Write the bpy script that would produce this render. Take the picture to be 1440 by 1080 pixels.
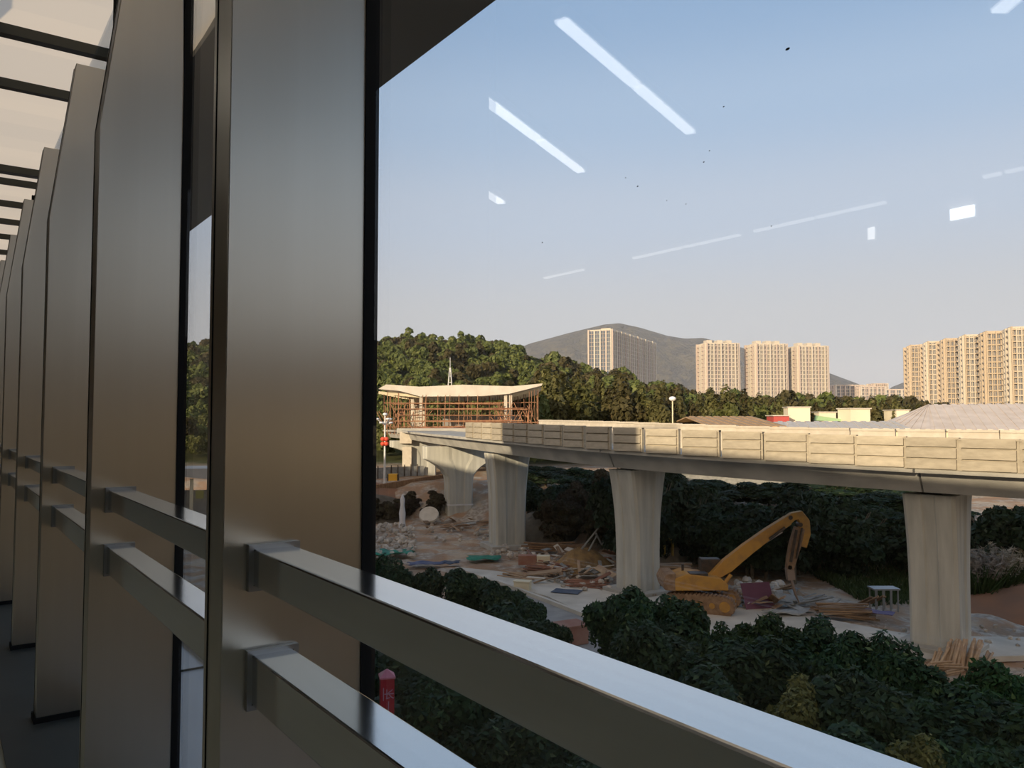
import bpy, math, random
import numpy as np
from mathutils import Vector, Matrix
random.seed(7)
for _o in list(bpy.data.objects): bpy.data.objects.remove(_o)
SC = bpy.context.scene
COL = SC.collection
PI = math.pi

# ------------------------------------------------------------------ camera
F = 1120.0; HY = 592.0; EZ = 8.7            # focal length in px, horizon row, eye height above the site
PITCH = math.atan((HY - 540) / F)
cd = bpy.data.cameras.new('camera'); cam = bpy.data.objects.new('camera', cd); COL.objects.link(cam)
cam.location = (0, 0, EZ); cam.rotation_euler = (PI/2 + PITCH, 0, 0)
cd.sensor_width = 36; cd.lens = F / 1440 * 36; cd.clip_start = .02; cd.clip_end = 6000
SC.camera = cam
SC.view_settings.view_transform = 'Standard'; SC.view_settings.look = 'None'
SC.view_settings.exposure = 0.0; SC.view_settings.gamma = 1; SC.view_settings.use_curve_mapping = False
SC.cycles.max_bounces = 10; SC.cycles.transparent_max_bounces = 16; SC.cycles.volume_bounces = 1

# ------------------------------------------------------------------ sun and sky
SUN_AZ = math.radians(33); TANE = .258
SL = Vector((math.sin(SUN_AZ), math.cos(SUN_AZ), -TANE)).normalized()      # the way the light travels
sd = bpy.data.lights.new('sun', 'SUN'); sd.energy = 5.2; sd.angle = math.radians(.9); sd.color = (1, .80, .56)
so = bpy.data.objects.new('sun', sd); COL.objects.link(so); so.rotation_euler = SL.to_track_quat('-Z', 'Y').to_euler()
so.location = (-30, -60, 60)
w = bpy.data.worlds.new('sky'); SC.world = w; w.use_nodes = True
nt = w.node_tree; nt.nodes.clear()
def wn(t): return nt.nodes.new(t)
out = wn('ShaderNodeOutputWorld'); bg = wn('ShaderNodeBackground'); tc = wn('ShaderNodeTexCoord')
sx = wn('ShaderNodeSeparateXYZ'); rp = wn('ShaderNodeValToRGB'); nt.links.new(tc.outputs['Generated'], sx.inputs[0])
nt.links.new(sx.outputs['Z'], rp.inputs[0])
cr = rp.color_ramp; cr.interpolation = 'EASE'
cr.elements[0].position = 0; cr.elements[0].color = (.67, .65, .665, 1)
cr.elements[1].position = 1; cr.elements[1].color = (.12, .24, .46, 1)
for p, c in ((.12, (.63, .65, .695)), (.25, (.56, .65, .80)), (.36, (.44, .585, .80)), (.47, (.325, .485, .73)), (.7, (.18, .32, .56))):
    e = cr.elements.new(p); e.color = (*c, 1)
dt = wn('ShaderNodeVectorMath'); dt.operation = 'DOT_PRODUCT'; nt.links.new(tc.outputs['Generated'], dt.inputs[0])
dt.inputs[1].default_value = -SL
mx = wn('ShaderNodeMapRange'); mx.inputs[1].default_value = -.1; mx.inputs[2].default_value = 1; nt.links.new(dt.outputs['Value'], mx.inputs[0])
pw = wn('ShaderNodeMath'); pw.operation = 'POWER'; pw.inputs[1].default_value = 2.5; nt.links.new(mx.outputs[0], pw.inputs[0])
mixc = wn('ShaderNodeMix'); mixc.data_type = 'RGBA'; nt.links.new(pw.outputs[0], mixc.inputs[0])
nt.links.new(rp.outputs[0], mixc.inputs[6]); mixc.inputs[7].default_value = (1.25, .92, .62, 1)
nt.links.new(mixc.outputs[2], bg.inputs[0]); bg.inputs[1].default_value = 1.0; nt.links.new(bg.outputs[0], out.inputs[0])

# ------------------------------------------------------------------ measuring helpers
def ray(px, py):
    u = (px - 720) / F; v = (540 - py) / F
    x, y, z = u, math.cos(PITCH) - v*math.sin(PITCH), math.sin(PITCH) + v*math.cos(PITCH)
    return Vector((x/y, 1, z/y))
def P(px, py, Y):
    r = ray(px, py); return Vector((r.x*Y, Y, EZ + r.z*Y))
def G(px, py, z=0.0):
    r = ray(px, py); Y = (z - EZ)/r.z; return Vector((r.x*Y, Y, z))
def pxof(p):
    d = Vector(p) - Vector((0, 0, EZ)); c, s = math.cos(PITCH), math.sin(PITCH)
    dep = d.y*c + d.z*s; up = -d.y*s + d.z*c
    return 720 + F*d.x/dep, 540 - F*up/dep
def interp(x, pts):
    if x <= pts[0][0]: return pts[0][1]
    for (a, b), (c, d) in zip(pts, pts[1:]):
        if x <= c: return b + (d - b)*(x - a)/(c - a)
    return pts[-1][1]
def sstep(a, b, x):
    t = min(1, max(0, (x - a)/(b - a))); return t*t*(3 - 2*t)

# ------------------------------------------------------------------ mesh helpers
class MB:
    def __init__(s): s.v = []; s.f = []; s.sm = []
    def add(s, vs, fs, smooth=False):
        o = len(s.v); s.v += [tuple(v) for v in vs]; s.f += [tuple(i + o for i in f) for f in fs]; s.sm += [smooth]*len(fs); return s
    def box(s, c, d, rz=0, M=None):
        x, y, z = d[0]/2, d[1]/2, d[2]/2
        vs = [Vector(q) for q in ((-x,-y,-z),(x,-y,-z),(x,y,-z),(-x,y,-z),(-x,-y,z),(x,-y,z),(x,y,z),(-x,y,z))]
        R = M if M is not None else Matrix.Rotation(rz, 3, 'Z')
        vs = [R @ q + Vector(c) for q in vs]
        return s.add(vs, [(0,3,2,1),(4,5,6,7),(0,1,5,4),(1,2,6,5),(2,3,7,6),(3,0,4,7)])
    def tube(s, a, b, r0, r1=None, n=8, cap=True):
        a, b = Vector(a), Vector(b); r1 = r0 if r1 is None else r1
        d = (b - a).normalized(); u = d.orthogonal().normalized(); w_ = d.cross(u)
        vs = []
        for p, r in ((a, r0), (b, r1)):
            for i in range(n):
                t = 2*PI*i/n; vs.append(p + u*math.cos(t)*r + w_*math.sin(t)*r)
        s.add(vs, [(i, (i+1) % n, n + (i+1) % n, n + i) for i in range(n)], True)
        if cap: s.add(vs, [tuple(range(n-1, -1, -1)), tuple(range(n, 2*n))])
        return s
    def poly_tube(s, pts, r, n=6):
        for a, b in zip(pts, pts[1:]): s.tube(a, b, r, n=n)
        return s
    def bar(s, a, b, wd, ht):                       # rectangular bar from a to b
        a, b = Vector(a), Vector(b); d = b - a; L = d.length; d.normalize()
        up = Vector((0, 0, 1)) if abs(d.z) < .95 else Vector((0, 1, 0))
        sd_ = d.cross(up).normalized(); up = sd_.cross(d)
        M = Matrix((d, sd_, up)).transposed()
        return s.box((a + b)/2, (L, wd, ht), M=M)
    def extr(s, poly, y0, y1, M=None, off=(0, 0, 0)):        # polygon in x-z, thickness along y
        n = len(poly); vs = [Vector((x, y0, z)) for x, z in poly] + [Vector((x, y1, z)) for x, z in poly]
        if M is not None: vs = [M @ q for q in vs]
        vs = [q + Vector(off) for q in vs]
        fs = [tuple(range(n)), tuple(range(2*n - 1, n - 1, -1))] + [(i, i + n, (i+1) % n + n, (i+1) % n) for i in range(n)]
        return s.add(vs, fs)
    def rings(s, rs, smooth=False, cap=True):
        n = len(rs[0]); vs = [q for r in rs for q in r]; fs = []
        for k in range(len(rs) - 1):
            fs += [(k*n + i, k*n + (i+1) % n, (k+1)*n + (i+1) % n, (k+1)*n + i) for i in range(n)]
        s.add(vs, fs, smooth)
        if cap: s.add(rs[0], [tuple(range(n-1, -1, -1))]); s.add(rs[-1], [tuple(range(n))])
        return s
    def ball(s, c, r, nu=10, nv=6, sc=(1, 1, 1), jit=0):
        rs = []
        for j in range(nv + 1):
            th = PI*j/nv; th = min(max(th, .02), PI - .02)
            rs.append([Vector(c) + Vector((sc[0]*math.sin(th)*math.cos(2*PI*i/nu), sc[1]*math.sin(th)*math.sin(2*PI*i/nu), -sc[2]*math.cos(th)))*r*(1 + random.uniform(-jit, jit)) for i in range(nu)])
        return s.rings(rs, jit == 0)
    def mesh(s, name):
        m = bpy.data.meshes.new(name); m.from_pydata([tuple(q) for q in s.v], [], s.f)
        m.polygons.foreach_set('use_smooth', s.sm); m.validate(); m.update(); return m
    def obj(s, name, m, parent=None, loc=None, rz=0, **kw):
        me = s.mesh(name)
        if m is not None: me.materials.append(m)
        return link(name, me, parent, loc, rz, **kw)
def link(name, data, parent=None, loc=None, rz=0, label=None, cat=None, group=None, kind=None, bevel=0):
    o = bpy.data.objects.new(name, data); COL.objects.link(o)
    if parent is not None: o.parent = parent
    if loc is not None: o.location = loc
    if rz: o.rotation_euler.z = rz
    return tag(o, label, cat, group, kind, bevel)
def tag(o, label=None, cat=None, group=None, kind=None, bevel=0):
    if label: o['label'] = label
    if cat: o['category'] = cat
    if group: o['group'] = group
    if kind: o['kind'] = kind
    if bevel:
        b = o.modifiers.new('bevel', 'BEVEL'); b.width = bevel; b.segments = 2; b.limit_method = 'ANGLE'
    return o
def thing(name, label, cat, loc=(0, 0, 0), rz=0, group=None):
    return link(name, None, None, loc, rz, label, cat, group)
def copy_tree(o, parent=None):
    c = o.copy(); COL.objects.link(c); c.parent = parent
    for ch in list(o.children): copy_tree(ch, c)
    return c
def np_mesh(name, V_, Q, m):
    me = bpy.data.meshes.new(name); nv, nq = len(V_), len(Q)
    me.vertices.add(nv); me.vertices.foreach_set('co', V_.astype(np.float32).ravel())
    me.loops.add(nq*4); me.loops.foreach_set('vertex_index', Q.astype(np.int32).ravel())
    me.polygons.add(nq); me.polygons.foreach_set('loop_start', np.arange(0, nq*4, 4, dtype=np.int32))
    me.update(calc_edges=True)
    me.materials.append(m); return me

# ------------------------------------------------------------------ materials
def base_mat(name):
    m = bpy.data.materials.new(name); m.use_nodes = True; n = m.node_tree
    return m, n, n.nodes['Principled BSDF']
def mat(name, c, rough=.7, metal=0, c2=None, scale=3.0, stretch=(1, 1, 1), bump=0, bscale=None, detail=6, rnd=0, contrast=(.35, .65), spec=.4, coords='Object'):
    m, n, b = base_mat(name)
    b.inputs['Base Color'].default_value = (*c, 1); b.inputs['Roughness'].default_value = rough; b.inputs['Metallic'].default_value = metal
    b.inputs['Specular IOR Level'].default_value = spec
    tc = n.nodes.new('ShaderNodeTexCoord'); mp = n.nodes.new('ShaderNodeMapping'); n.links.new(tc.outputs[coords], mp.inputs[0])
    mp.inputs['Scale'].default_value = stretch
    col = None
    if c2:
        nz = n.nodes.new('ShaderNodeTexNoise'); nz.inputs['Scale'].default_value = scale; nz.inputs['Detail'].default_value = detail
        n.links.new(mp.outputs[0], nz.inputs['Vector'])
        r = n.nodes.new('ShaderNodeValToRGB'); r.color_ramp.elements[0].position = contrast[0]; r.color_ramp.elements[1].position = contrast[1]
        r.color_ramp.elements[0].color = (*c, 1); r.color_ramp.elements[1].color = (*c2, 1)
        n.links.new(nz.outputs['Fac'], r.inputs[0]); n.links.new(r.outputs[0], b.inputs['Base Color']); col = r.outputs[0]
    if rnd:
        oi = n.nodes.new('ShaderNodeObjectInfo'); hs = n.nodes.new('ShaderNodeHueSaturation'); mr = n.nodes.new('ShaderNodeMapRange')
        mr.inputs[3].default_value = 1 - rnd; mr.inputs[4].default_value = 1 + rnd; n.links.new(oi.outputs['Random'], mr.inputs[0])
        n.links.new(mr.outputs[0], hs.inputs['Value'])
        if col: n.links.new(col, hs.inputs['Color'])
        else: hs.inputs['Color'].default_value = (*c, 1)
        n.links.new(hs.outputs[0], b.inputs['Base Color'])
    if bump:
        nb = n.nodes.new('ShaderNodeTexNoise'); nb.inputs['Scale'].default_value = bscale or scale*4; nb.inputs['Detail'].default_value = 8
        n.links.new(mp.outputs[0], nb.inputs['Vector'])
        bp = n.nodes.new('ShaderNodeBump'); bp.inputs['Strength'].default_value = bump; bp.inputs['Distance'].default_value = .05
        n.links.new(nb.outputs['Fac'], bp.inputs['Height']); n.links.new(bp.outputs[0], b.inputs['Normal'])
    return m
def leaf_mat(name, c, c2, c3=None, trans=.3, rnd=.18):
    m, n, b = base_mat(name)
    g = n.nodes.new('ShaderNodeNewGeometry'); r = n.nodes.new('ShaderNodeValToRGB'); n.links.new(g.outputs['Random Per Island'], r.inputs[0])
    r.color_ramp.elements[0].color = (*c, 1); r.color_ramp.elements[1].color = (*c2, 1)
    if c3: e = r.color_ramp.elements.new(.93); e.color = (*c2, 1); r.color_ramp.elements[-1].color = (*c3, 1)
    oi = n.nodes.new('ShaderNodeObjectInfo'); hs = n.nodes.new('ShaderNodeHueSaturation'); mr = n.nodes.new('ShaderNodeMapRange')
    mr.inputs[3].default_value = 1 - rnd; mr.inputs[4].default_value = 1 + rnd; n.links.new(oi.outputs['Random'], mr.inputs[0]); n.links.new(mr.outputs[0], hs.inputs['Value'])
    n.links.new(r.outputs[0], hs.inputs['Color'])
    mr2 = n.nodes.new('ShaderNodeMapRange'); mr2.inputs[3].default_value = .475; mr2.inputs[4].default_value = .52; n.links.new(oi.outputs['Random'], mr2.inputs[0]); n.links.new(mr2.outputs[0], hs.inputs['Hue'])
    n.links.new(hs.outputs[0], b.inputs['Base Color']); b.inputs['Roughness'].default_value = .6; b.inputs['Specular IOR Level'].default_value = .25
    t = n.nodes.new('ShaderNodeBsdfTranslucent'); n.links.new(hs.outputs[0], t.inputs[0])
    mxx = n.nodes.new('ShaderNodeMixShader'); mxx.inputs[0].default_value = trans
    n.links.new(b.outputs[0], mxx.inputs[1]); n.links.new(t.outputs[0], mxx.inputs[2]); n.links.new(mxx.outputs[0], n.nodes['Material Output'].inputs[0])
    return m
def emit_mat(name, c, st):
    m, n, b = base_mat(name); b.inputs['Base Color'].default_value = (*c, 1); b.inputs['Emission Color'].default_value = (*c, 1); b.inputs['Emission Strength'].default_value = st; return m

M_steel = mat('brushed_steel', (.74, .68, .58), .2, 1, c2=(.76, .70, .60), scale=1.2, stretch=(14, 14, .2), spec=.5)
_p = M_steel.node_tree.nodes['Principled BSDF']; _p.inputs['Roughness'].default_value = .31; _p.inputs['Anisotropic'].default_value = .85
_cv = M_steel.node_tree.nodes.new('ShaderNodeCombineXYZ')
for _i, _v in enumerate((math.cos(math.radians(35.7)), math.sin(math.radians(35.7)), 0)): _cv.inputs[_i].default_value = _v
M_steel.node_tree.links.new(_cv.outputs[0], _p.inputs['Tangent'])
M_rail = mat('satin_steel_rail', (.74, .73, .71), .13, 1, c2=(.71, .70, .68), scale=2, stretch=(20, .3, 20))
M_black = mat('black_rubber', (.004, .004, .004), .8)
M_collar = mat('rail_collar_steel', (.42, .42, .42), .35, 1)
M_conc = mat('pier_concrete', (.58, .575, .505), .85, c2=(.45, .445, .39), scale=.9, stretch=(3, 3, .35), bump=.25, bscale=14)
M_conc2 = mat('girder_concrete', (.50, .485, .43), .85, c2=(.37, .36, .32), scale=.7, stretch=(1, 1, 1.5), bump=.2, bscale=10)
M_panel = mat('parapet_concrete', (.50, .445, .34), .85, c2=(.40, .355, .27), scale=2.5, stretch=(1, 1, 3), rnd=.12, bump=.2, bscale=12)
M_panel2 = mat('pale_parapet_concrete', (.64, .58, .48), .85, c2=(.54, .485, .39), scale=2.5, rnd=.06)
M_white = mat('white_roof_sheet', (.70, .645, .56), .6, c2=(.60, .55, .47), scale=1)
M_cream = mat('cream_plaster', (.80, .72, .50), .8, c2=(.70, .62, .44), scale=.4)
M_scaf = mat('rusty_scaffold_steel', (.26, .11, .06), .6, c2=(.38, .21, .11), scale=3, rnd=.3)
M_wood = mat('weathered_timber', (.36, .24, .14), .85, c2=(.22, .14, .085), scale=4, stretch=(.5, 4, 4), rnd=.35)
M_bamboo = mat('cut_bamboo', (.50, .36, .22), .75, c2=(.34, .22, .13), scale=3, rnd=.25)
M_red_wood = mat('reddish_plank', (.38, .19, .12), .85, c2=(.27, .13, .09), scale=3, rnd=.3)
M_grey_board = mat('grey_rubble_board', (.40, .40, .37), .9, c2=(.28, .28, .26), scale=4, rnd=.25)
M_rock = mat('rubble_stone', (.55, .50, .42), .9, c2=(.38, .33, .27), scale=2, rnd=.3, bump=.5, bscale=6)
M_yel = mat('excavator_yellow', (.52, .27, .05), .6, c2=(.36, .19, .06), scale=2.5, contrast=(.45, .75))
M_dkmetal = mat('dark_machine_metal', (.045, .04, .035), .55, .3, c2=(.10, .07, .05), scale=4)
M_chrome = mat('piston_rod', (.55, .5, .45), .35, 1)
M_track = mat('rusty_track', (.22, .13, .07), .8, c2=(.33, .21, .12), scale=5)
M_bark = mat('bark', (.10, .075, .05), .9, c2=(.17, .14, .10), scale=5)
M_dark_soffit = mat('dark_soffit_metal', (.15, .155, .15), .55, c2=(.13, .135, .13), scale=.5)
M_bar = mat('dark_glazing_bar', (.035, .038, .03), .5)
M_tile = mat('pale_floor_tile', (.42, .42, .33), .45, c2=(.36, .36, .28), scale=.8)
M_kerb = mat('dark_stone_kerb', (.06, .065, .06), .5, c2=(.045, .05, .045), scale=1.5)
M_inwall = mat('interior_wall_grey', (.29, .25, .205), .7, c2=(.24, .21, .17), scale=.6)
M_ledge = mat('pale_metal_roof_sheet', (.62, .66, .70), .35, c2=(.56, .60, .64), scale=.8)
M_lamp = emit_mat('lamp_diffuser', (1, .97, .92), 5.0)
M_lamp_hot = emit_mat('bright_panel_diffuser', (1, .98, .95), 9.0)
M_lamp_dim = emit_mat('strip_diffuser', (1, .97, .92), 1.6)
M_housing = mat('white_lamp_housing', (.7, .7, .7), .5)
L_near = leaf_mat('dark_glossy_leaves', (.016, .036, .014), (.042, .080, .026), (.14, .19, .07))  # palest tone paints glints on a few leaves, likewise in the next material
L_near2 = leaf_mat('mid_green_leaves', (.02, .05, .015), (.05, .11, .028), (.13, .2, .05))
L_yel = leaf_mat('yellowish_leaves', (.12, .12, .03), (.22, .21, .055), (.34, .31, .10))
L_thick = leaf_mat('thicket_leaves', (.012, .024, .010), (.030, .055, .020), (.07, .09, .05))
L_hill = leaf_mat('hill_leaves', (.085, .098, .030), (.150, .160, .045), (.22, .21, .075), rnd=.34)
L_hill2 = leaf_mat('olive_hill_leaves', (.082, .080, .030), (.140, .128, .048), (.21, .17, .07), rnd=.34)
L_plume = leaf_mat('pampas_plume', (.40, .36, .27), (.52, .47, .37), None, .4)
L_grass = leaf_mat('grass_blade', (.03, .06, .015), (.07, .11, .03), None, .3)

def glass_mat(name, tint, refl=.04):
    m, n, b = base_mat(name); n.nodes.remove(b)
    lw = n.nodes.new('ShaderNodeLayerWeight'); lw.inputs[0].default_value = .5
    p = n.nodes.new('ShaderNodeMath'); p.operation = 'POWER'; p.inputs[1].default_value = 5; n.links.new(lw.outputs['Facing'], p.inputs[0])
    a = n.nodes.new('ShaderNodeMath'); a.operation = 'MULTIPLY_ADD'; a.inputs[1].default_value = 1 - refl; a.inputs[2].default_value = refl; n.links.new(p.outputs[0], a.inputs[0])
    t = n.nodes.new('ShaderNodeBsdfTransparent'); t.inputs[0].default_value = (*tint, 1)
    g = n.nodes.new('ShaderNodeBsdfGlossy'); g.inputs['Roughness'].default_value = 0.0
    x = n.nodes.new('ShaderNodeMixShader'); n.links.new(a.outputs[0], x.inputs[0]); n.links.new(t.outputs[0], x.inputs[1]); n.links.new(g.outputs[0], x.inputs[2])
    n.links.new(x.outputs[0], n.nodes['Material Output'].inputs[0]); return m
M_glass = glass_mat('window_glass', (.985, .99, .985))
M_memb, _n, _b = base_mat('cream_roof_membrane')
_b.inputs['Base Color'].default_value = (.74, .68, .56, 1); _b.inputs['Roughness'].default_value = .8
_t = _n.nodes.new('ShaderNodeBsdfTranslucent'); _t.inputs[0].default_value = (.93, .83, .66, 1)
_x = _n.nodes.new('ShaderNodeMixShader'); _x.inputs[0].default_value = .75; _n.links.new(_b.outputs[0], _x.inputs[1]); _n.links.new(_t.outputs[0], _x.inputs[2])
_n.links.new(_x.outputs[0], _n.nodes['Material Output'].inputs[0])

# ================================================================== THE STATION CONCOURSE WE STAND IN
AZ = math.radians(35.7)                         # glass wall runs 35.7 degrees left of the view
K = .72
d_ = Vector((-math.sin(AZ), math.cos(AZ), 0)); n_ = Vector((math.cos(AZ), math.sin(AZ), 0))
def W(s, t, z): return d_*s + n_*t + Vector((0, 0, EZ + z))          # true metres along wall, out of it, above the eye
def wobj(mb, name, m, parent=None, **kw):       # mesh given in (t, s, z) of the wall frame
    if parent is not None: return mb.obj(name, m, parent, **kw)
    return mb.obj(name, m, None, (0, 0, EZ), AZ, **kw)
TG = 1.2*K; ZF = -2.5*K; ZG = 2.74; S0, S1 = -9.0, 64.0
# floor, kerb, ceiling, walls
wobj(MB().box(((-9 + .46*K)/2, (S0+S1)/2, ZF - .15), (9 + .46*K, S1 - S0, .3)), 'floor', M_tile, kind='structure')
wobj(MB().box(((.46*K + TG + .06)/2, (S0+S1)/2, ZF - .14), (TG + .06 - .46*K, S1 - S0, .3)), 'trim_1', M_kerb, kind='structure')
wobj(MB().box((-4.5, (S0+S1)/2, 2.9), (9, S1 - S0, .25)), 'ceiling', M_inwall, kind='structure')
wobj(MB().box((-9.1, (S0+S1)/2, -1.9), (.2, S1 - S0 + .4, 13.4)), 'wall_back', M_inwall, kind='structure')
wobj(MB().box((-4.4, S0 - .1, -1.9), (9.6, .2, 13.4)), 'wall_near', M_inwall, kind='structure')
wobj(MB().box((-4.4, S1 + .1, -1.9), (9.6, .2, 13.4)), 'wall_far', M_inwall, kind='structure')
wobj(MB().box((-4.6, (S0+S1)/2, 4.7), (9.2, S1 - S0 + .4, .25)).box((-.06, (S0+S1)/2, 3.8), (.12, S1 - S0, 1.55)), 'roof', M_inwall, kind='structure')
wobj(MB().box((TG - .1, (S0+S1)/2, (ZF - .3 - EZ)/2), (.3, S1 - S0, EZ + ZF - .3)), 'wall_lower', M_inwall, kind='structure')
ZC = 4.6; TE = ZC/.954; TC = ZC/1.85
wobj(MB().box(((TC+TE)/2, (S0+S1)/2, ZC + .08), (TE - TC, S1 - S0 + .4, .16))
     .box((TE - .25, 24.6, ZC + 1.25), (.4, 12.6, 2.2)), 'canopy', M_dark_soffit, kind='structure')  # upper box is an unseen block added to shade the viaduct panels
mb = MB()
ys = [S0 + (S1 - S0)*i/120 for i in range(121)]
for i in range(120):
    def zz(s): return ZC + .10 + .03*math.sin(s*2.3)
    for j in range(6):
        t0, t1 = TC*j/6, TC*(j+1)/6
        mb.add([(t0, ys[i], zz(ys[i])), (t1, ys[i], zz(ys[i])), (t1, ys[i+1], zz(ys[i+1])), (t0, ys[i+1], zz(ys[i+1]))], [(0, 1, 2, 3)])
me_ = wobj(mb, 'canopy_membrane', M_memb, kind='structure')
for sbar, wd in ((1.8, .12), (4.8, .12), (7.8, .12), (10.95, .14), (12.7, .12), (17.1, .22), (17.95, .08), (19.8, .1), (21.6, .1), (23.4, .1), (25.6, .14), (29, .14), (34, .14), (40, .14), (46, .14)):
    wobj(MB().box((TC/2, sbar, ZC + .0), (TC, wd, .12)), 'trim_2', M_bar, kind='structure')
for tb in (1.12,):
    pass
wobj(MB().box(((TG + 2.6)/2, (S0+S1)/2, -2.9), (2.6 - TG, S1 - S0, .14)).box((2.62, (S0+S1)/2, -2.88), (.06, S1 - S0, .2)), 'lower_roof', M_ledge, kind='structure')
for sq in range(-2, 16, 1):
    wobj(MB().box(((TG + 2.6)/2, sq*2.9 + .9, -2.825), (2.6 - TG, .02, .03)), 'trim_4', M_bar, kind='structure')

# steel fins, gaskets, glass panes
FS = [(-.1 + 2.6*i)*K for i in range(0, 18)]
FIN = [(.711, -2.47), (.711, 1.72), (.883, 3.1), (1.15, 3.1), (1.18, 1.72), (1.18, -2.47)]
fin_lab = ['tall brushed steel fin beside the camera, first of the row along the glass',
 'nearest tall brushed steel fin, where both near handrails end, just left of the big pane',
 'tall brushed steel fin second in view, beyond the narrow slit of daylight',
 'brushed steel fin with its slanted top visible, third in view from the big pane',
 'brushed steel fin with its top visible, fourth in view from the big pane',
 'brushed steel fin, fifth in view, its top against the cream roof',
 'brushed steel fin, sixth in view, a sliver at the left edge']
fin0 = None
for i, s in enumerate(FS):
    if fin0 is None:
        fin0 = link('steel_fin', None, None, (0, 0, 0), AZ)
        TH = .19*K
        MB().extr([(x*K, z*K) for x, z in FIN], 0, TH).obj('fin_cladding', M_steel, fin0, bevel=.003)
        MB().extr([(x*K - .002, z*K) for x, z in ((.711, -2.47), (.711, 1.72), (.883, 3.1), (.883+.012, 3.1), (.723, 1.72), (.723, -2.47))], TH*.74, TH*.78).obj('edge_seam', M_black, fin0)
        MB().box((.945*K, TH/2, -2.475*K), (.50*K, TH + .02, .05)).obj('base_shoe', M_black, fin0)
        MB().box((1.15*K, -.006, 2.85*K), (.03*K, .012, .2)).obj('glass_clamp', M_dkmetal, fin0)
        f = fin0
    else: f = copy_tree(fin0)
    f.location = W(s, 0, 0)
    tag(f, fin_lab[i] if i < 7 else 'brushed steel fin far down the concourse behind the nearer fins', 'fin', 'steel fins along the glass wall')
for i in range(len(FS) - 1):
    a, b = FS[i], FS[i+1]
    wobj(MB().box((TG + .006, (a+b)/2, (ZF + ZG)/2), (.012, b - a - .03, ZG - ZF - .02)), 'window_%d' % (i+1), M_glass, kind='structure')
    wobj(MB().box((TG - .004, b + .02, (ZF + ZG)/2), (.036, .05, ZG - ZF)), 'trim_5', M_black, kind='structure')
w1 = bpy.data.objects['window_1']
for px, py, r in ((1108, 69, .0022), (1018, 150, .001), (897, 262, .0012), (880, 250, .0008), (763, 341, .0012), (998, 212, .0008), (990, 228, .001), (938, 282, .0007), (965, 287, .0007), (1085, 318, .0007)):
    r_ = ray(px, py); Y = TG/(r_.dot(n_)); p = r_*Y
    MB().ball((TG - .0005, p.dot(d_), p.z), r, 8, 4, (.3, 1.6, .8)).obj('dirt_speck', M_kerb, w1)
# handrails: two per bay
RT0, RT1 = .8*K, .931*K
def rail(zt, h, label_, i):
    a, b = FS[i] + TH, FS[i+1]
    r = link('handrail', None, None, W(a, 0, 0), AZ, label_, 'handrail', 'steel handrails between the fins')
    MB().box(((RT0+RT1)/2, (b-a)/2, zt*K - h*K/2), (RT1 - RT0, b - a - .004, h*K)).obj('rail_bar', M_rail, r, bevel=.004)
    for y in (b - a - .009, .009):
        m_ = MB(); g = .011
        m_.box(((RT0+RT1)/2, y, zt*K + g/2), (RT1 - RT0 + 2*g, .016, g)).box(((RT0+RT1)/2, y, zt*K - h*K - g/2), (RT1 - RT0 + 2*g, .016, g))
        m_.box((RT0 - g/2, y, zt*K - h*K/2), (g, .016, h*K)).box((RT1 + g/2, y, zt*K - h*K/2), (g, .016, h*K))
        m_.obj('end_collar', M_collar, r)
wh = ['in front of the big pane', 'crossing the slit between the two nearest fins', 'between the second and third fins in view', 'between the third and fourth fins in view', 'between the fourth and fifth fins in view', 'between the fifth and sixth fins in view']
for i in range(9):
    q = wh[i] if i < 6 else None
    rail(-.397, .112, ('upper satin steel handrail ' + q) if q else 'upper steel handrail far down the concourse behind the nearer fins', i)
    rail(-.72, .15, ('lower satin steel handrail ' + q) if q else 'lower steel handrail far down the concourse behind the nearer fins', i)
# the room's ceiling lamps (their light shows as streaks mirrored in the pane)
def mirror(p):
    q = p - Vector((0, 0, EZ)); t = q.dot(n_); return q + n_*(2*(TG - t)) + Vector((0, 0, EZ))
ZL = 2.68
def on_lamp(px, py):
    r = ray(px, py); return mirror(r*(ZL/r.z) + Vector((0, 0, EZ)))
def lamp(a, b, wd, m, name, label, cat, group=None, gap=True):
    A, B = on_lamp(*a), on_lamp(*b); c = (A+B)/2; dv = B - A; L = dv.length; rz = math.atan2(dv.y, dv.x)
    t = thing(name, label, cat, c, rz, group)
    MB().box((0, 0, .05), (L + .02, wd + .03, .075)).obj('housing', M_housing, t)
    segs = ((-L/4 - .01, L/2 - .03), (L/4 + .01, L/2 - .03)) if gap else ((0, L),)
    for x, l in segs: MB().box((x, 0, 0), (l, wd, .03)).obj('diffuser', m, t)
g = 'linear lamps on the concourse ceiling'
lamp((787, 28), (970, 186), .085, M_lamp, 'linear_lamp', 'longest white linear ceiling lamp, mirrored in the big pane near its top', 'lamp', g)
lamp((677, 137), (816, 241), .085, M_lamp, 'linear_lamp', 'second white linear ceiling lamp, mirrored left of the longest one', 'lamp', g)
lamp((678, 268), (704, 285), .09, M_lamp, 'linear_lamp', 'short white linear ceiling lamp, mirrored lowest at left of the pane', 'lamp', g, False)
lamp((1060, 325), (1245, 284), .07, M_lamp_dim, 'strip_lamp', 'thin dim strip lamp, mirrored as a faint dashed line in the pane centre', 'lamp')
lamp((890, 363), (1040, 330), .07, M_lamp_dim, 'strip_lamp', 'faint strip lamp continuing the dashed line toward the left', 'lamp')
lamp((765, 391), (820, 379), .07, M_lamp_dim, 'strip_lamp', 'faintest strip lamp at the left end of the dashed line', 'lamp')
lamp((1382, 249), (1440, 236), .07, M_lamp_dim, 'strip_lamp', 'dim strip lamp mirrored at the right edge of the pane', 'lamp')
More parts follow.
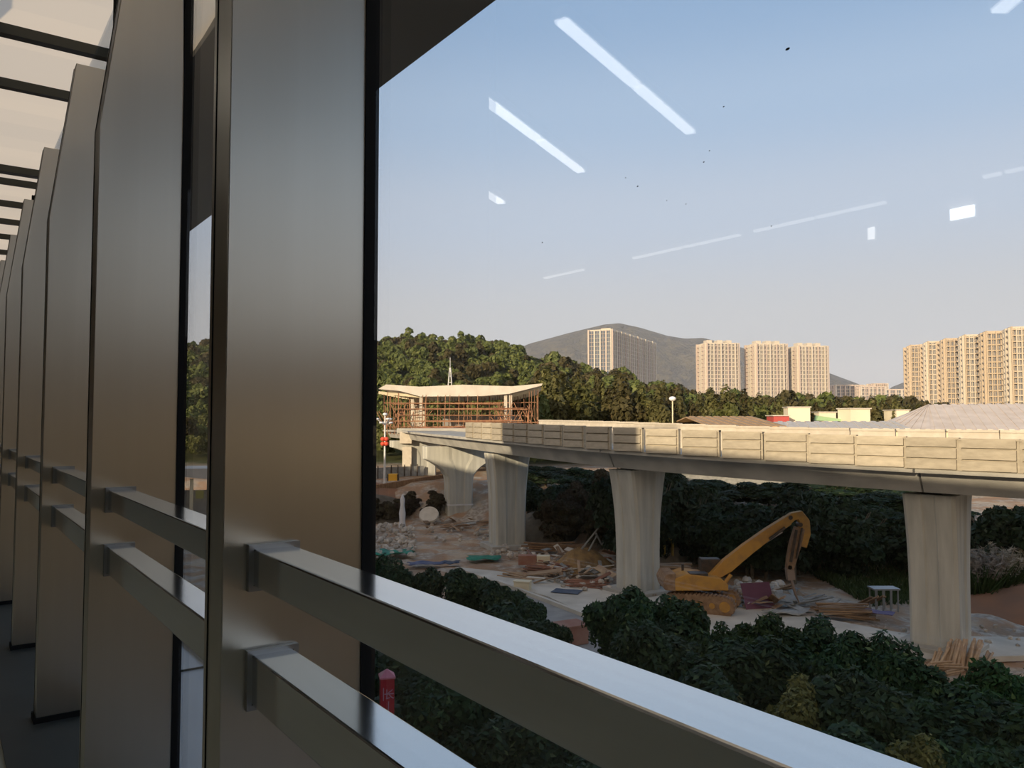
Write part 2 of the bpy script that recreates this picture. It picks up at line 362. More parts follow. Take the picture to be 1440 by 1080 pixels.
def wall_lamp(px, py, w_, h_, m, label):
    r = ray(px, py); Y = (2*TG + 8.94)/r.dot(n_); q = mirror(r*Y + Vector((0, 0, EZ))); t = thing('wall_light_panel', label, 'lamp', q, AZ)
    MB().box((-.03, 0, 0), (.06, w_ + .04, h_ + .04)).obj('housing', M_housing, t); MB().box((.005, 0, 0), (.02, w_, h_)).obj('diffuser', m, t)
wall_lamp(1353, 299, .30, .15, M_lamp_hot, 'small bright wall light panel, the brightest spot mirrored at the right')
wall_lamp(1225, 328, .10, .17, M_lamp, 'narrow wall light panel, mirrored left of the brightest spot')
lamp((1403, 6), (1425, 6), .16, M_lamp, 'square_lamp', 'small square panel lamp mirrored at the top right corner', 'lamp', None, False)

# ================================================================== GROUND AND HILLS
RIDGE = [(-900, 530), (-100, 510), (180, 502), (250, 495), (420, 490), (520, 486), (590, 480), (650, 488), (700, 496), (740, 507), (800, 520), (860, 530), (930, 545), (1000, 556), (1100, 564), (1200, 570), (1290, 574), (1500, 577), (2600, 570)]
RISE = [(-60, 75), (-12, 70), (-2, 66), (6, 54), (14, 47), (25, 41), (60, 41)]
def ground_z(x, y):
    r = math.hypot(x, y)
    z = 0
    if y > 20 and abs(x) < 3*y:
        y0 = interp(x, RISE); z = 3.0*sstep(y0, y0 + 8, y)
    if y > 100:
        px = 720 + F*x/y; h = EZ + (HY - interp(px, RIDGE))*270/F - 3
        z = 3 + (h - 3)*sstep(125, 270, y)
        if y > 270: z -= (y - 270)*.10
        z += 1.2*math.sin(x*.05 + y*.03) * sstep(130, 200, y)
        z = max(z, -5)
    if y <= 20 or abs(x) >= 3*y: z = max(z, 0) + 24*sstep(75, 150, r)*(1 if y < 20 else 1)  # unseen rise behind the camera, added to darken the fins' reflections
    return z
rs_ = [4*1.0365**k for k in range(135)]
na = 300; V_ = []; Q = []
for r in rs_:
    for a in range(na):
        th = 2*PI*a/na; x, y = r*math.sin(th), r*math.cos(th)
        jit = .10*math.sin(x*1.3)*math.sin(y*1.1) + .06*math.sin(x*3.1 + y*2.3)
        V_.append((x, y, ground_z(x, y) + jit - .06))
for k in range(len(rs_) - 1):
    for a in range(na): Q.append((k*na + a, k*na + (a+1) % na, (k+1)*na + (a+1) % na, (k+1)*na + a))
M_ground, gn, gb = base_mat('site_ground')
gb.inputs['Roughness'].default_value = .95; gb.inputs['Specular IOR Level'].default_value = .1
gtc = gn.nodes.new('ShaderNodeTexCoord')
def gnoise(sc, det=6):
    z = gn.nodes.new('ShaderNodeTexNoise'); z.inputs['Scale'].default_value = sc; z.inputs['Detail'].default_value = det; gn.links.new(gtc.outputs['Object'], z.inputs['Vector']); return z.outputs['Fac']
def gramp(f, pts):
    r = gn.nodes.new('ShaderNodeValToRGB'); gn.links.new(f, r.inputs[0])
    for i, (p, c) in enumerate(pts):
        e = r.color_ramp.elements[i] if i < 2 else r.color_ramp.elements.new(p)
        e.position = p; e.color = (*c, 1)
    return r.outputs[0]
def gmix(f, a, b):
    m = gn.nodes.new('ShaderNodeMix'); m.data_type = 'RGBA'; gn.links.new(f, m.inputs[0]); gn.links.new(a, m.inputs[6]); gn.links.new(b, m.inputs[7]); return m.outputs[2]
g1 = gramp(gnoise(.35), [(.35, (.33, .24, .165)), (.62, (.52, .41, .29)), (.5, (.42, .26, .155))])
g2 = gramp(gnoise(3.5), [(.38, (.30, .26, .215)), (.62, (.60, .55, .46))])
gg = gramp(gnoise(.9), [(.3, (.05, .06, .02)), (.7, (.11, .11, .04))])
gmid = gmix(gramp(gnoise(.8), [(.45, (0, 0, 0)), (.60, (.8, .8, .8))]), g1, g2)
gsep = gn.nodes.new('ShaderNodeSeparateXYZ'); gn.links.new(gtc.outputs['Object'], gsep.inputs[0])
gm = gn.nodes.new('ShaderNodeMapRange'); gm.inputs[1].default_value = 98; gm.inputs[2].default_value = 112; gn.links.new(gsep.outputs['Y'], gm.inputs[0])
gfin = gmix(gm.outputs[0], gmid, gg)
gm2 = gn.nodes.new('ShaderNodeMapRange'); gm2.inputs[1].default_value = 12; gm2.inputs[2].default_value = 2; gn.links.new(gsep.outputs['Y'], gm2.inputs[0])
g3 = gramp(gnoise(.12), [(.42, (.10, .065, .04)), (.58, (.045, .04, .022))])  # ground behind the camera coloured dark, standing for shaded trees in reflections
gn.links.new(gmix(gm2.outputs[0], gfin, g3), gb.inputs['Base Color'])
bp_ = gn.nodes.new('ShaderNodeBump'); bp_.inputs['Strength'].default_value = .6; bp_.inputs['Distance'].default_value = .2
gn.links.new(gnoise(5, 8), bp_.inputs['Height']); gn.links.new(bp_.outputs[0], gb.inputs['Normal'])
go = link('ground', np_mesh('ground', np.array(V_), np.array(Q), M_ground), kind='structure')
go.data.polygons.foreach_set('use_smooth', [True]*len(go.data.polygons))

def patch(name, pts, z, m, th=.06, kind='structure', **kw):
    mb = MB(); n = len(pts); vs = [(p.x, p.y, z) for p in pts] + [(p.x, p.y, z - th) for p in pts]
    mb.add(vs, [tuple(range(n)), tuple(range(2*n - 1, n - 1, -1))] + [(i, i + n, (i+1) % n + n, (i+1) % n) for i in range(n)])
    return mb.obj(name, m, kind=kind, **kw)
M_pale = mat('pale_concrete_apron', (.68, .63, .53), .9, c2=(.50, .46, .38), scale=.6, bump=.3)
M_road = mat('grey_road', (.26, .25, .23), .9, c2=(.34, .33, .30), scale=1.2, bump=.3)
M_soil = mat('orange_soil', (.34, .165, .085), .95, c2=(.25, .14, .085), scale=.7, bump=.5, bscale=4)
patch('apron', [G(640, 800), G(700, 806), G(800, 822), G(870, 838), G(1000, 842), G(1150, 872), G(1290, 898), G(1440, 900), G(1480, 925), G(1200, 935), G(1000, 905), G(900, 900), G(830, 870), G(770, 842), G(700, 822)], .12, M_pale, .2)
patch('road', [G(690, 824), G(770, 843), G(832, 872), G(905, 905), G(1010, 935), G(900, 960), G(780, 900), G(700, 850), G(640, 825)], .10, M_road, .2)
a_, b_ = G(700, 823), G(905, 903)
MB().bar((a_.x, a_.y, .12), (b_.x, b_.y, .12), .18, .3).obj('kerb', M_pale, kind='structure')

# distant mountains
def mountain(name, prof, Y, depth, m):
    xs = np.linspace(prof[0][0], prof[-1][0], 160); mb = MB(); rows = []
    for j in range(26):
        f_ = j/25; row = []
        for x in xs:
            py = interp(x, prof); h = (HY - py)*Y/F
            q = P(x, HY, Y + depth*f_); nz = math.sin(x*.11 + j)*.02 + math.sin(x*.31 + j*2.1)*.02 + math.sin(x*.05 - j*.7)*.03
            prof_f = math.sin(PI*min(1, f_*1.0))**.9
            row.append(Vector((q.x, q.y, EZ - 20 + (h + 20)*prof_f*(1 + nz*(1 - prof_f)*6)*(1 + f_*depth/Y))))
        rows.append(row)
    n = len(xs); vs = [q for r in rows for q in r]
    mb.add(vs, [(k*n+i, k*n+i+1, (k+1)*n+i+1, (k+1)*n+i) for k in range(25) for i in range(n-1)], True)
    return mb.obj(name, m, kind='structure')
M_mtn = mat('mountain_forest', (.05, .048, .028), .95, c2=(.11, .095, .05), scale=.05, bump=1, bscale=.09, contrast=(.4, .6), detail=8)
M_mtn.node_tree.nodes['Bump'].inputs['Distance'].default_value = 12
mountain('mountain', [(640, 560), (700, 505), (745, 486), (800, 471), (850, 459), (872, 457), (900, 463), (940, 475), (965, 479), (990, 478), (1015, 484), (1050, 493), (1100, 510), (1160, 525), (1200, 540), (1240, 556), (1290, 590)], 1400, 700, M_mtn)
mountain('mountain', [(1220, 575), (1255, 546), (1275, 538), (1300, 533), (1380, 540), (1500, 580)], 1700, 500, M_mtn)
mountain('mountain', [(-60, 560), (150, 520), (300, 500), (520, 500), (640, 540), (700, 580)], 1300, 500, M_mtn)

# ================================================================== HAZE
hm, hn, hb = base_mat('haze'); hn.nodes.remove(hb)
vs_ = hn.nodes.new('ShaderNodeVolumeScatter'); vs_.inputs['Color'].default_value = (.90, .92, 1, 1); vs_.inputs['Density'].default_value = .00022; vs_.inputs['Anisotropy'].default_value = .1
hn.links.new(vs_.outputs[0], hn.nodes['Material Output'].inputs['Volume'])
MB().box((200, 1500, 90), (3600, 2740, 240)).obj('haze', hm, kind='stuff', label='thin bluish haze lying before the far hills and towers', cat='haze')

# ================================================================== VIADUCT
CP = [(64, -66), (60, -46), (53, -24), (44, -4), (33.5, 12.6), (25.6, 20.8), (16.35, 30.7), (6.35, 40.7), (-.35, 55.4), (-4.7, 70.3), (-9.6, 85.5), (-14, 101), (-19, 117)]
path = []
for i in range(1, len(CP) - 2):
    p0, p1, p2, p3 = [Vector((*CP[i+k], 0)) for k in (-1, 0, 1, 2)]
    for j in range(60):
        t = j/60
        path.append(.5*((2*p1) + (p2 - p0)*t + (2*p0 - 5*p1 + 4*p2 - p3)*t*t + (-p0 + 3*p1 - 3*p2 + p3)*t**3))
cum = [0]
for a, b in zip(path, path[1:]): cum.append(cum[-1] + (b - a).length)
def at(s):
    s = min(max(s, 0), cum[-1] - 1e-4)
    k = int(np.searchsorted(cum, s, side='right')) - 1; k = min(k, len(path) - 2)
    f_ = (s - cum[k])/(cum[k+1] - cum[k]); p = path[k].lerp(path[k+1], f_)
    a = path[max(0, k-4)]; b = path[min(len(path)-1, k+5)]; t = (b - a).normalized()
    return p, t, Vector((t.y, -t.x, 0))          # point, direction leftwards/away, far-side normal
def off(s, u):                                   # u < 0 is the camera side
    p, t, nn = at(s); return p + nn*u
PT = [(560, 589.5), (657, 593.5), (700, 594), (850, 599), (1080, 607.5), (1267, 614), (1440, 618)]
PB = [(560, 605), (600, 610), (657, 614.5), (700, 619.5), (740, 622.5), (850, 632), (1080, 647), (1267, 659), (1440, 665)]
def z_look(s, u, tab):
    q = off(s, u); px = 720 + F*q.x/q.y
    return EZ - (interp(px, tab) - HY)*q.y/F
S_edge = next(s for s in np.arange(30, 150, .1) if off(s, -2.4).y > 15 and 720 + F*off(s, -2.4).x/off(s, -2.4).y < 1440)
sm = [ (s, z_look(max(s, S_edge), -2.4, PB)) for s in np.arange(0, cum[-1], 3)]
tm = [ (s, z_look(max(s, S_edge), -2.4, PT)) for s in np.arange(0, cum[-1], 3)]
for _ in range(2):
    sm = [(sm[i][0], (sm[max(0,i-1)][1] + sm[i][1] + sm[min(len(sm)-1,i+1)][1])/3) for i in range(len(sm))]
    tm = [(tm[i][0], (tm[max(0,i-1)][1] + tm[i][1] + tm[min(len(tm)-1,i+1)][1])/3) for i in range(len(tm))]
def zdeck(s): return interp(s, sm)
def ztop(s): return interp(s, tm)
def near_s(pt): return min(((at(s)[0] - Vector((*pt, 0))).length, s) for s in np.arange(0, cum[-1], .1))[1]
SP = [near_s(CP[k]) for k in range(5, 11)]
def sweep(mb, s0, s1, sec, n=14):
    rs = []
    for i in range(n + 1):
        s = s0 + (s1 - s0)*i/n; p, t, nn = at(s); z0 = zdeck(s)
        rs.append([p + nn*u + Vector((0, 0, z0 + z)) for u, z in sec])
    return mb.rings(rs)
spans = [.2, 26.0, 50.0] + SP + [cum[-1]-.5]
span_lab = ['viaduct girder span behind the camera at right', 'viaduct girder span curving away behind the camera', 'viaduct girder span leaving the frame at the right', 'viaduct girder span at the far right over the rightmost pier', 'viaduct girder span passing over the excavator between two piers',
            'viaduct girder span between the middle pier and the twin-ribbed pier', 'sunlit short viaduct girder span near the station platform', 'viaduct girder span carrying the front of the unfinished station', 'viaduct girder span behind the unfinished station']
for i in range(len(spans) - 1):
    a, b = spans[i] + .04, spans[i+1] - .04
    if b - a < 1: continue
    t = thing('viaduct_span', span_lab[min(i, 8)], 'viaduct', (0, 0, 0), 0, 'spans of the concrete viaduct')
    sweep(MB(), a, b, [(-2.45, .02), (2.45, .02), (2.45, -.16), (1.7, -.22), (-1.7, -.22), (-2.45, -.16)][::-1]).obj('deck_slab', M_conc2, t)
    sweep(MB(), a, b, [(-1.9, -.2), (1.9, -.2), (1.55, -.92), (-1.55, -.92)][::-1]).obj('box_girder', M_conc2, t)
# parapet panels
def s_at_px(px, u):
    return min((abs(720 + F*off(s, u).x/off(s, u).y - px), s) for s in np.arange(SP[0], SP[4], .05))[1]
s_end = s_at_px(657, -2.4); PW = 1.86
par = thing('near_parapet', 'near parapet of ribbed concrete panels along the viaduct deck', 'parapet')
def panel_mesh(h):
    m = MB(); m.box((0, 0, h/2), (PW - .02, .10, h))
    for x in (-PW/2 + .05, PW/2 - .05): m.box((x, -.065, h/2), (.08, .05, h - .02))
    for z0, hh in ((.03, .29), (.375, .29), (.72, .25)): m.box((0, -.095, z0 + hh/2), (PW - .2, .11, hh))
    m.box((0, -.02, h - .03), (PW - .02, .2, .06))
    return m.mesh('parapet_panel')
pm = panel_mesh(1.0); pm.materials.append(M_panel)
k = 0; s = s_end - PW/2
while s > .8:
    p, t, nn = at(s); q = p - nn*2.42
    h = ztop(s) - zdeck(s)
    o = link('parapet_panel', pm, par, (q.x, q.y, zdeck(s) - .02), math.atan2(t.y, t.x) + PI)
    o.scale = (1, 1, h)
    s -= PW
s_far = s_at_px(760, 2.4)
far = thing('far_parapet', 'paler far parapet seen above the near one along the viaduct deck', 'parapet')
fm = MB().box((0, 0, .5), (PW - .02, .14, 1.0)).box((0, 0, 1.02), (PW - .02, .22, .08)).mesh('far_parapet_panel'); fm.materials.append(M_panel2)
FT = [(760, 590.5), (870, 593), (1080, 600.5), (1267, 604), (1440, 606)]
s = s_far - PW/2
while s > .8:
    p, t, nn = at(s); q = p + nn*2.35; px = 0
    zt = z_look(s, 2.35, FT) if q.y > 28 else ztop(s) + .2
    o = link('parapet_panel', fm, far, (q.x, q.y, zdeck(s) + .02), math.atan2(t.y, t.x) + PI); o.scale = (1, 1, (zt - zdeck(s))/1.06)
    s -= PW

def pier(s, wa, wt, flare, label, hammer=False, z0=0.0, bands=False):
    p, t, nn = at(s); top = zdeck(s) - 1.05; H = top - z0
    rz = math.atan2(t.y, t.x)                     # local x along the path, local y to the left of it
    root = thing('viaduct_pier', label, 'pier', (p.x, p.y, z0), rz, 'concrete piers of the viaduct')
    def ring(a, b, z, gr=.06):
        c = .12
        return [Vector(q) for q in ((-a+c, -b, z), (-a*.28, -b, z), (-a*.22, -b+gr, z), (a*.22, -b+gr, z), (a*.28, -b, z), (a-c, -b, z), (a, -b+c, z), (a, -b*.35, z), (a-gr, -b*.25, z), (a-gr, b*.25, z), (a, b*.35, z), (a, b-c, z),
                (a-c, b, z), (a*.28, b, z), (a*.22, b-gr, z), (-a*.22, b-gr, z), (-a*.28, b, z), (-a+c, b, z), (-a, b-c, z), (-a, b*.35, z), (-a+gr, b*.25, z), (-a+gr, -b*.25, z), (-a, -b*.35, z), (-a, -b+c, z))]
    prof = [(0, 1, 1)]
    if hammer:
        for q in (.0, .52, .60, .67, .73, .78, .83, 1.0):
            e = max(0, (q - .52)/.31); prof.append((q if q else .001, 1, 1 + (flare - 1)*min(1, e)**2.2))
    else:
        for q in (.35, .55, .68, .80, .90, 1.0):
            e = (q - .35)/.65; prof.append((q, 1 + .06*e*e, 1 + (flare - 1)*e**1.9))
    MB().rings([ring(wa/2*a, wt/2*b, H*q) for q, a, b in prof]).obj('shaft', M_conc, root)
    MB().box((0, wt*flare*.22, H + .06), (.8, .5, .14)).box((0, -wt*flare*.22, H + .06), (.8, .5, .14)).obj('bearing', M_dkmetal, root)
    MB().box((0, 0, .12), (wa + .9, wt + .9, .34)).obj('footing', M_conc2, root, bevel=.03)
    if bands:
        for z in (H*.22, ): MB().box((0, 0, z), (wa + .02, wt + .02, .12)).obj('paint_band', M_housing, root)
    return root
pier(SP[1], 1.75, 1.55, 1.45, 'rightmost concrete viaduct pier, largest in view, behind a stack of bamboo poles')
pier(SP[2], 1.75, 1.55, 1.55, 'middle concrete viaduct pier left of the yellow excavator')
pier(SP[3], 1.75, 2.15, 1.32, 'ribbed concrete viaduct pier on a rough footing, beside the green sheet')
pier(SP[4], 1.8, 2.2, 2.8, 'hammerhead viaduct pier with a white painted band low on its shaft', True, bands=True)
pier(SP[5], 2.2, 2.6, 2.6, 'sunlit hammerhead pier under the front of the unfinished station', True, z0=2.6)
pier(26, 1.75, 1.55, 1.45, 'concrete viaduct pier behind the camera at right')
pier(50, 1.75, 1.55, 1.45, 'concrete viaduct pier where the viaduct curves behind the camera')
pier(SP[0], 1.75, 1.55, 1.45, 'concrete viaduct pier past the right edge of the frame')

# ================================================================== UNFINISHED STATION ON THE VIADUCT
ST = P(650, 604, 86); ST0 = Vector((ST.x, ST.y, 0)); zp = ST.z
st = thing('unfinished_station', 'unfinished elevated station with a pale folded roof wrapped in rusty scaffolding', 'building', ST0)
def L(px, py, Y): q = P(px, py, Y); return (q.x - ST0.x, q.y - ST0.y, q.z)
xa, xb = L(562, 600, 86)[0], L(770, 600, 86)[0]
MB().box(((xa+xb)/2, 9, zp - .25), (xb - xa, 22, .5)).box(((xa+xb)/2, -2.1, zp - .1), (xb-xa, .3, .5)).obj('platform', M_conc2, st, bevel=.04)
A = [L(543, 541, 86), L(590, 541.5, 86), L(650, 539.5, 86), L(720, 541, 86), L(763, 538.5, 86)]
B = [L(538, 557, 89), L(592, 558, 86.5), L(652, 557, 86.5), L(716, 556, 86.5), L(757, 547, 89)]
D = 20
rf = MB()
top = [Vector(a) for a in A] + [Vector((a[0], a[1] + D, a[2])) for a in A]
zl = L(650, 557, 86)[2]; zu = L(650, 542.5, 86)[2]
prof = [(A[0][0], zu + .15), (A[1][0], zu - .10), (A[2][0], zu + .12), (A[3][0], zu - .05), (A[4][0], zu + .25), (A[4][0] - .1, zu + .02), (B[3][0], zl + .25), (B[2][0] + 2.0, zl), (B[1][0], zl - .05), (B[1][0] - 2.2, zl + .55), (B[0][0], zu - .35)]
rf.extr(prof, 0, D)
rf.obj('roof', M_white, st)
for i in range(9):
    MB().bar((B[1][0] - .2 - i*.0, 1 + i*2.2, zl + .0), (B[0][0] - .1, 1 + i*2.2, zu - .7), .14, .3).obj('roof_rib', M_cream, st)
    MB().bar((B[3][0] + .2, 1 + i*2.2, zl + .05), (A[4][0] - .1, 1 + i*2.2, zu - .25), .14, .3).obj('roof_rib', M_cream, st)
for px, Y in ((580, 88), (587, 92), (592, 86.6), (596, 95), (711, 86.6), (718, 86.6), (716, 95), (582, 101), (712, 101)):
    q = L(px, 600, Y); MB().box((q[0], q[1], (zp + zl + .3)/2), (.34, .34, zl + .3 - zp)).obj('column', M_panel2, st)
MB().box(((xa+xb)/2 + .4, 14, zp + .9), ((xb-xa)*.62, .3, 1.6)).obj('back_wall', mat('grey_blockwork', (.40, .38, .36), .9, c2=(.30, .28, .26), scale=1), st)
sc_ = thing('scaffolding', 'rusty tube scaffolding under and around the pale station roof', 'scaffolding', ST0)
rr = random.Random(3)
for i in range(72):
    px = 541 + i*3.05 + rr.uniform(-1.6, 1.6); Y = rr.choice((85.6, 88, 91, 94))
    q = L(px, 600, Y); zb = zp + .02 if 566 < px < 765 else zp - .0
    zt = interp(px, [(540, zu - .6), (592, zl + .1), (716, zl + .1), (765, zu - .3)])
    MB().tube((q[0], q[1], zb if px > 566 else zp - .6), (q[0] + rr.uniform(-.1, .1), q[1], zt), .04, n=6).obj('standard', M_scaf, sc_)
for j in range(22):
    z = zp + .25 + (j % 5)*.65; Y = (85.6, 88, 91)[j % 3]; x0 = rr.uniform(540, 600); x1 = rr.uniform(700, 768)
    a = L(x0, 600, Y); b = L(x1, 600, Y)
    MB().tube((a[0], a[1], z), (b[0], b[1], z + rr.uniform(-.15, .15)), .05, n=6).obj('ledger', M_scaf, sc_)
for j in range(34):
    x0 = rr.choice((rr.uniform(540, 590), rr.uniform(700, 760))); a = L(x0, 600, 86); b = L(x0 + rr.uniform(-22, 22), 600, 86)
    MB().tube((a[0], a[1], zp + .1), (b[0], b[1], zp + rr.uniform(1.6, 3.0)), .045, n=6).obj('brace', M_scaf, sc_)
for j in range(6):
    a = L(590 + j*22, 600, 85.4); MB().bar((a[0] - .9, a[1] - .6, zp + .1), (a[0] + 1.2, a[1] - .2, zp + .22 + .06*j), .28, .1).obj('board', M_red_wood, sc_)
# block pier beside the platform
q = P(573, 648, 84)
t = thing('block_pier', 'white square-headed concrete pillar left of the sunlit hammerhead pier', 'pillar', (q.x, q.y, 2.6))
MB().box((0, 0, 1.7), (.95, 1.1, 3.4)).obj('shaft', M_panel2, t); zt = P(573, 607, 84).z - 2.6
MB().box((-.1, 0, zt - .6), (1.25, 1.5, 1.25)).obj('head', M_panel2, t, bevel=.03)

# street lamp with lanterns
q = P(541, 655, 76); t = thing('street_lamp', 'white multi-globe street lamp with red lanterns at left of the site', 'street lamp', (q.x, q.y, 2.7))
zt = P(541, 590, 76).z - 2.7
M_wpole = mat('white_pole_paint', (.75, .75, .72), .5); M_lant = mat('red_lantern', (.75, .10, .05), .6); M_globe = mat('white_globe', (.85, .87, .9), .3)
MB().tube((0, 0, 0), (0, 0, zt + .4), .11, .07, 10).obj('pole', M_wpole, t)
for k in range(6):
    a = k*PI/3; r_ = .75 if k % 2 else .55; zk = zt - .35 + .35*(k % 2)
    MB().tube((0, 0, zt - .5), (r_*math.cos(a), r_*math.sin(a), zk), .03, n=6).obj('arm', M_wpole, t)
    MB().ball((r_*math.cos(a), r_*math.sin(a), zk + .05), .17, 10, 6, (1.3, 1.3, .6)).obj('globe', M_globe, t)
MB().ball((0, 0, zt + .5), .2, 10, 6, (1.2, 1.2, .7)).obj('globe', M_globe, t)
for k, (dx, dz) in enumerate(((-.17, 2.35), (.17, 2.35), (-.17, 1.9), (.17, 1.9))): MB().ball((dx, -.12, dz + zt - 4.2), .24, 10, 6, (1, 1, .85)).obj('lantern', M_lant, t)

# site fence, yellow bin, planks on the bank
a, b = P(522, 664, 80), P(596, 656, 84)
t = thing('site_barrier', 'low grey sheet barrier behind the yellow bin on the left bank', 'barrier', (a.x, a.y, 2.6))
for k in range(8):
    c0 = (b - a)*(k/8); c1 = (b - a)*((k + .96)/8); MB().bar((c0.x, c0.y, .75), (c1.x, c1.y, .75), .08, 1.3).obj('sheet', M_grey_board, t)
    MB().box((c0.x, c0.y - .1, .8), (.1, .1, 1.6)).obj('post', M_dkmetal, t)
q = P(553, 664, 78); t = thing('yellow_bin', 'small yellow bin with dark ends in front of the grey barrier', 'bin', (q.x, q.y, 2.72))
MB().box((0, 0, .42), (.9, .6, .84)).obj('body', mat('bin_yellow', (.85, .48, .05), .5), t, bevel=.04); MB().box((-.48, 0, .4), (.12, .62, .8)).box((.48, 0, .4), (.12, .62, .8)).obj('end_cap', M_dkmetal, t)
a, b = P(522, 700, 74), P(626, 676, 80)
t = thing('bank_palisade', 'dark row of upright stakes along the edge of the left bank', 'fence', (a.x, a.y, ground_z(a.x, a.y) - .1))
for k in range(34):
    c0 = (b - a)*(k/33); MB().box((c0.x, c0.y, .65 + .02*k), (.2, .14, 1.5)).obj('stake', M_track, t)

# ================================================================== TREES
def crown_mesh(name, seed, n, leaf, R, H, m, lobes=9, z0=0.0, shape=1.0, el=1.8):
    g = np.random.default_rng(seed)
    c = g.normal(size=(lobes, 3)); c /= np.linalg.norm(c, axis=1)[:, None]; c *= g.uniform(.3, .82, (lobes, 1))
    c[0] = 0; lr = g.uniform(.22, .45, lobes); lr[0] = .60
    wts = lr**2/np.sum(lr**2); idx = g.choice(lobes, n, p=wts)
    dr = g.normal(size=(n, 3)); dr /= np.linalg.norm(dr, axis=1)[:, None]; dr[:, 2] = np.where(dr[:, 2] < -.3, -dr[:, 2], dr[:, 2])
    if lobes > 14:
        dr[:, 2] *= np.where(idx > lobes//2, 1.7, 1.0)
    rad = lr[idx]*np.where(g.random(n) < .8, g.uniform(.82, 1.08, n), g.uniform(.4, .85, n))
    p = c[idx] + dr*rad[:, None]
    tp = 1 - (1 - shape)*np.clip((p[:, 2] + 1)/2, 0, 1)
    p[:, 0] *= R*tp; p[:, 1] *= R*tp; p[:, 2] = z0 + H/2 + p[:, 2]*H/2
    nr = dr + g.normal(size=(n, 3))*.55; nr /= np.linalg.norm(nr, axis=1)[:, None]
    a = np.cross(nr, g.normal(size=(n, 3))); a /= np.linalg.norm(a, axis=1)[:, None]; b = np.cross(nr, a)
    sz = leaf*g.uniform(.6, 1.3, n)[:, None]; a = a*sz*el/2; b = b*sz/2
    V_ = np.stack([p - a, p - b*.9, p + a, p + b*.9], 1).reshape(-1, 3); Q = np.arange(n*4).reshape(-1, 4)
    return V_, Q
def crown_data(name, m, **k):
    V_, Q = crown_mesh(name, m=m, **k); return np_mesh(name, V_, Q, m)
def trunk_data(h, r, n=3, spread=.6, seed=1):
    g = random.Random(seed); m = MB(); m.tube((0, 0, -.3), (0, 0, h*.55), r, r*.75)
    for k in range(n + 2):
        a = g.uniform(0, 2*PI); m.tube((0, 0, h*(.3 + .05*k)), (math.cos(a)*spread, math.sin(a)*spread, h*g.uniform(.75, 1)), r*.5, r*.18, 6)
    me = m.mesh('trunk'); me.materials.append(M_bark); return me
def tree(name, cm, tm_, loc, sc, rz, label, cat='tree', group=None, parts=True):
    if not parts:
        o = link(name, cm, None, loc, rz, label, cat, group); o.scale = sc; return o
    o = thing(name, label, cat, loc, rz, group); o.scale = sc
    link('crown', cm, o); link('trunk', tm_, o); return o
near = [crown_data('crown', L_near, seed=i, n=9000, leaf=.11, R=1.35, H=2.6, lobes=17, z0=.8, el=2.0) for i in range(3)]
near2 = [crown_data('crown', L_near2, seed=10 + i, n=11000, leaf=.10, R=1.35, H=2.6, lobes=18, z0=.8, el=2.0) for i in range(2)]
neary = [crown_data('crown', L_yel, seed=20, n=9000, leaf=.08, R=1.2, H=2.3, lobes=16, z0=.7, el=2.0)]
trn = [trunk_data(2.4, .08, seed=i) for i in range(2)]
def near_tree(px, py, hgt, kind, label, group=None, wid=1.0, Y=None):
    # the crown's top shows at (px, py); its height fixes how far off it stands
    r = ray(px, py); Y = (hgt - EZ)/r.z
    cm = {0: near[rr.randrange(3)], 1: near2[rr.randrange(2)], 2: neary[0]}[kind]; top = 3.35 if kind < 2 else 2.95
    s = hgt/top; return tree('broadleaf_tree', cm, trn[rr.randrange(2)], (r.x*Y, Y, 0), (s*wid, s*wid, s), rr.uniform(0, 6), label, 'tree', group)
lead = [
 (548, 788, 3.1, 0, 'dark green tree close by the steel fin at the left end of the low row'),
 (600, 800, 2.9, 0, 'dark green tree in the left row in front of the dirt and rubble'),
 (652, 800, 3.1, 0, 'tallest dark green tree of the left row, in front of the green sheet'),
 (700, 818, 2.9, 0, 'dark green tree of the left row where the paved road begins'),
 (738, 838, 2.7, 0, 'dark green tree at the right end of the left row just above the handrail'),
 (772, 872, 2.2, 0, 'small dark shrub-like tree above the handrail beside the grey road'),
 (880, 828, 3.6, 0, 'dark tree rising in front of the foot of the middle pier'),
 (942, 832, 3.6, 0, 'dark tree rising in front of the excavator body'),
 (905, 880, 3.3, 0, 'dark tree low in front of the middle pier, behind the handrail'),
 (1008, 872, 3.3, 1, 'brighter green tree in front of the excavator tracks'),
 (1082, 862, 3.5, 1, 'brighter green tree in front of the purple sheet'),
 (1138, 880, 3.3, 0, 'dark tree in front of the pile of old planks'),
 (1196, 894, 3.4, 0, 'dark tree left of the rightmost pier'),
 (1262, 908, 3.3, 0, 'dark tree in front of the foot of the rightmost pier'),
 (1318, 962, 3.0, 1, 'green tree directly in front of the bamboo stack'),
 (1402, 930, 3.4, 1, 'broad green tree right of the bamboo stack'),
 (1440, 952, 3.3, 1, 'green tree cut by the right edge of the frame'),
 (1105, 968, 2.9, 2, 'yellow-green bush tree just above the near handrail'),
 (1040, 990, 2.6, 2, 'smaller yellowish bush tree touching the near handrail at lower centre'),
 (1290, 1046, 2.8, 2, 'yellow-green bush tree at the bottom near the handrail corner'),
 (1215, 962, 3.1, 0, 'dark tree behind the yellow-green bush at lower right'),
]
for px, py, h, kd, lb in lead: near_tree(px, py, h, kd, lb, wid=.85)
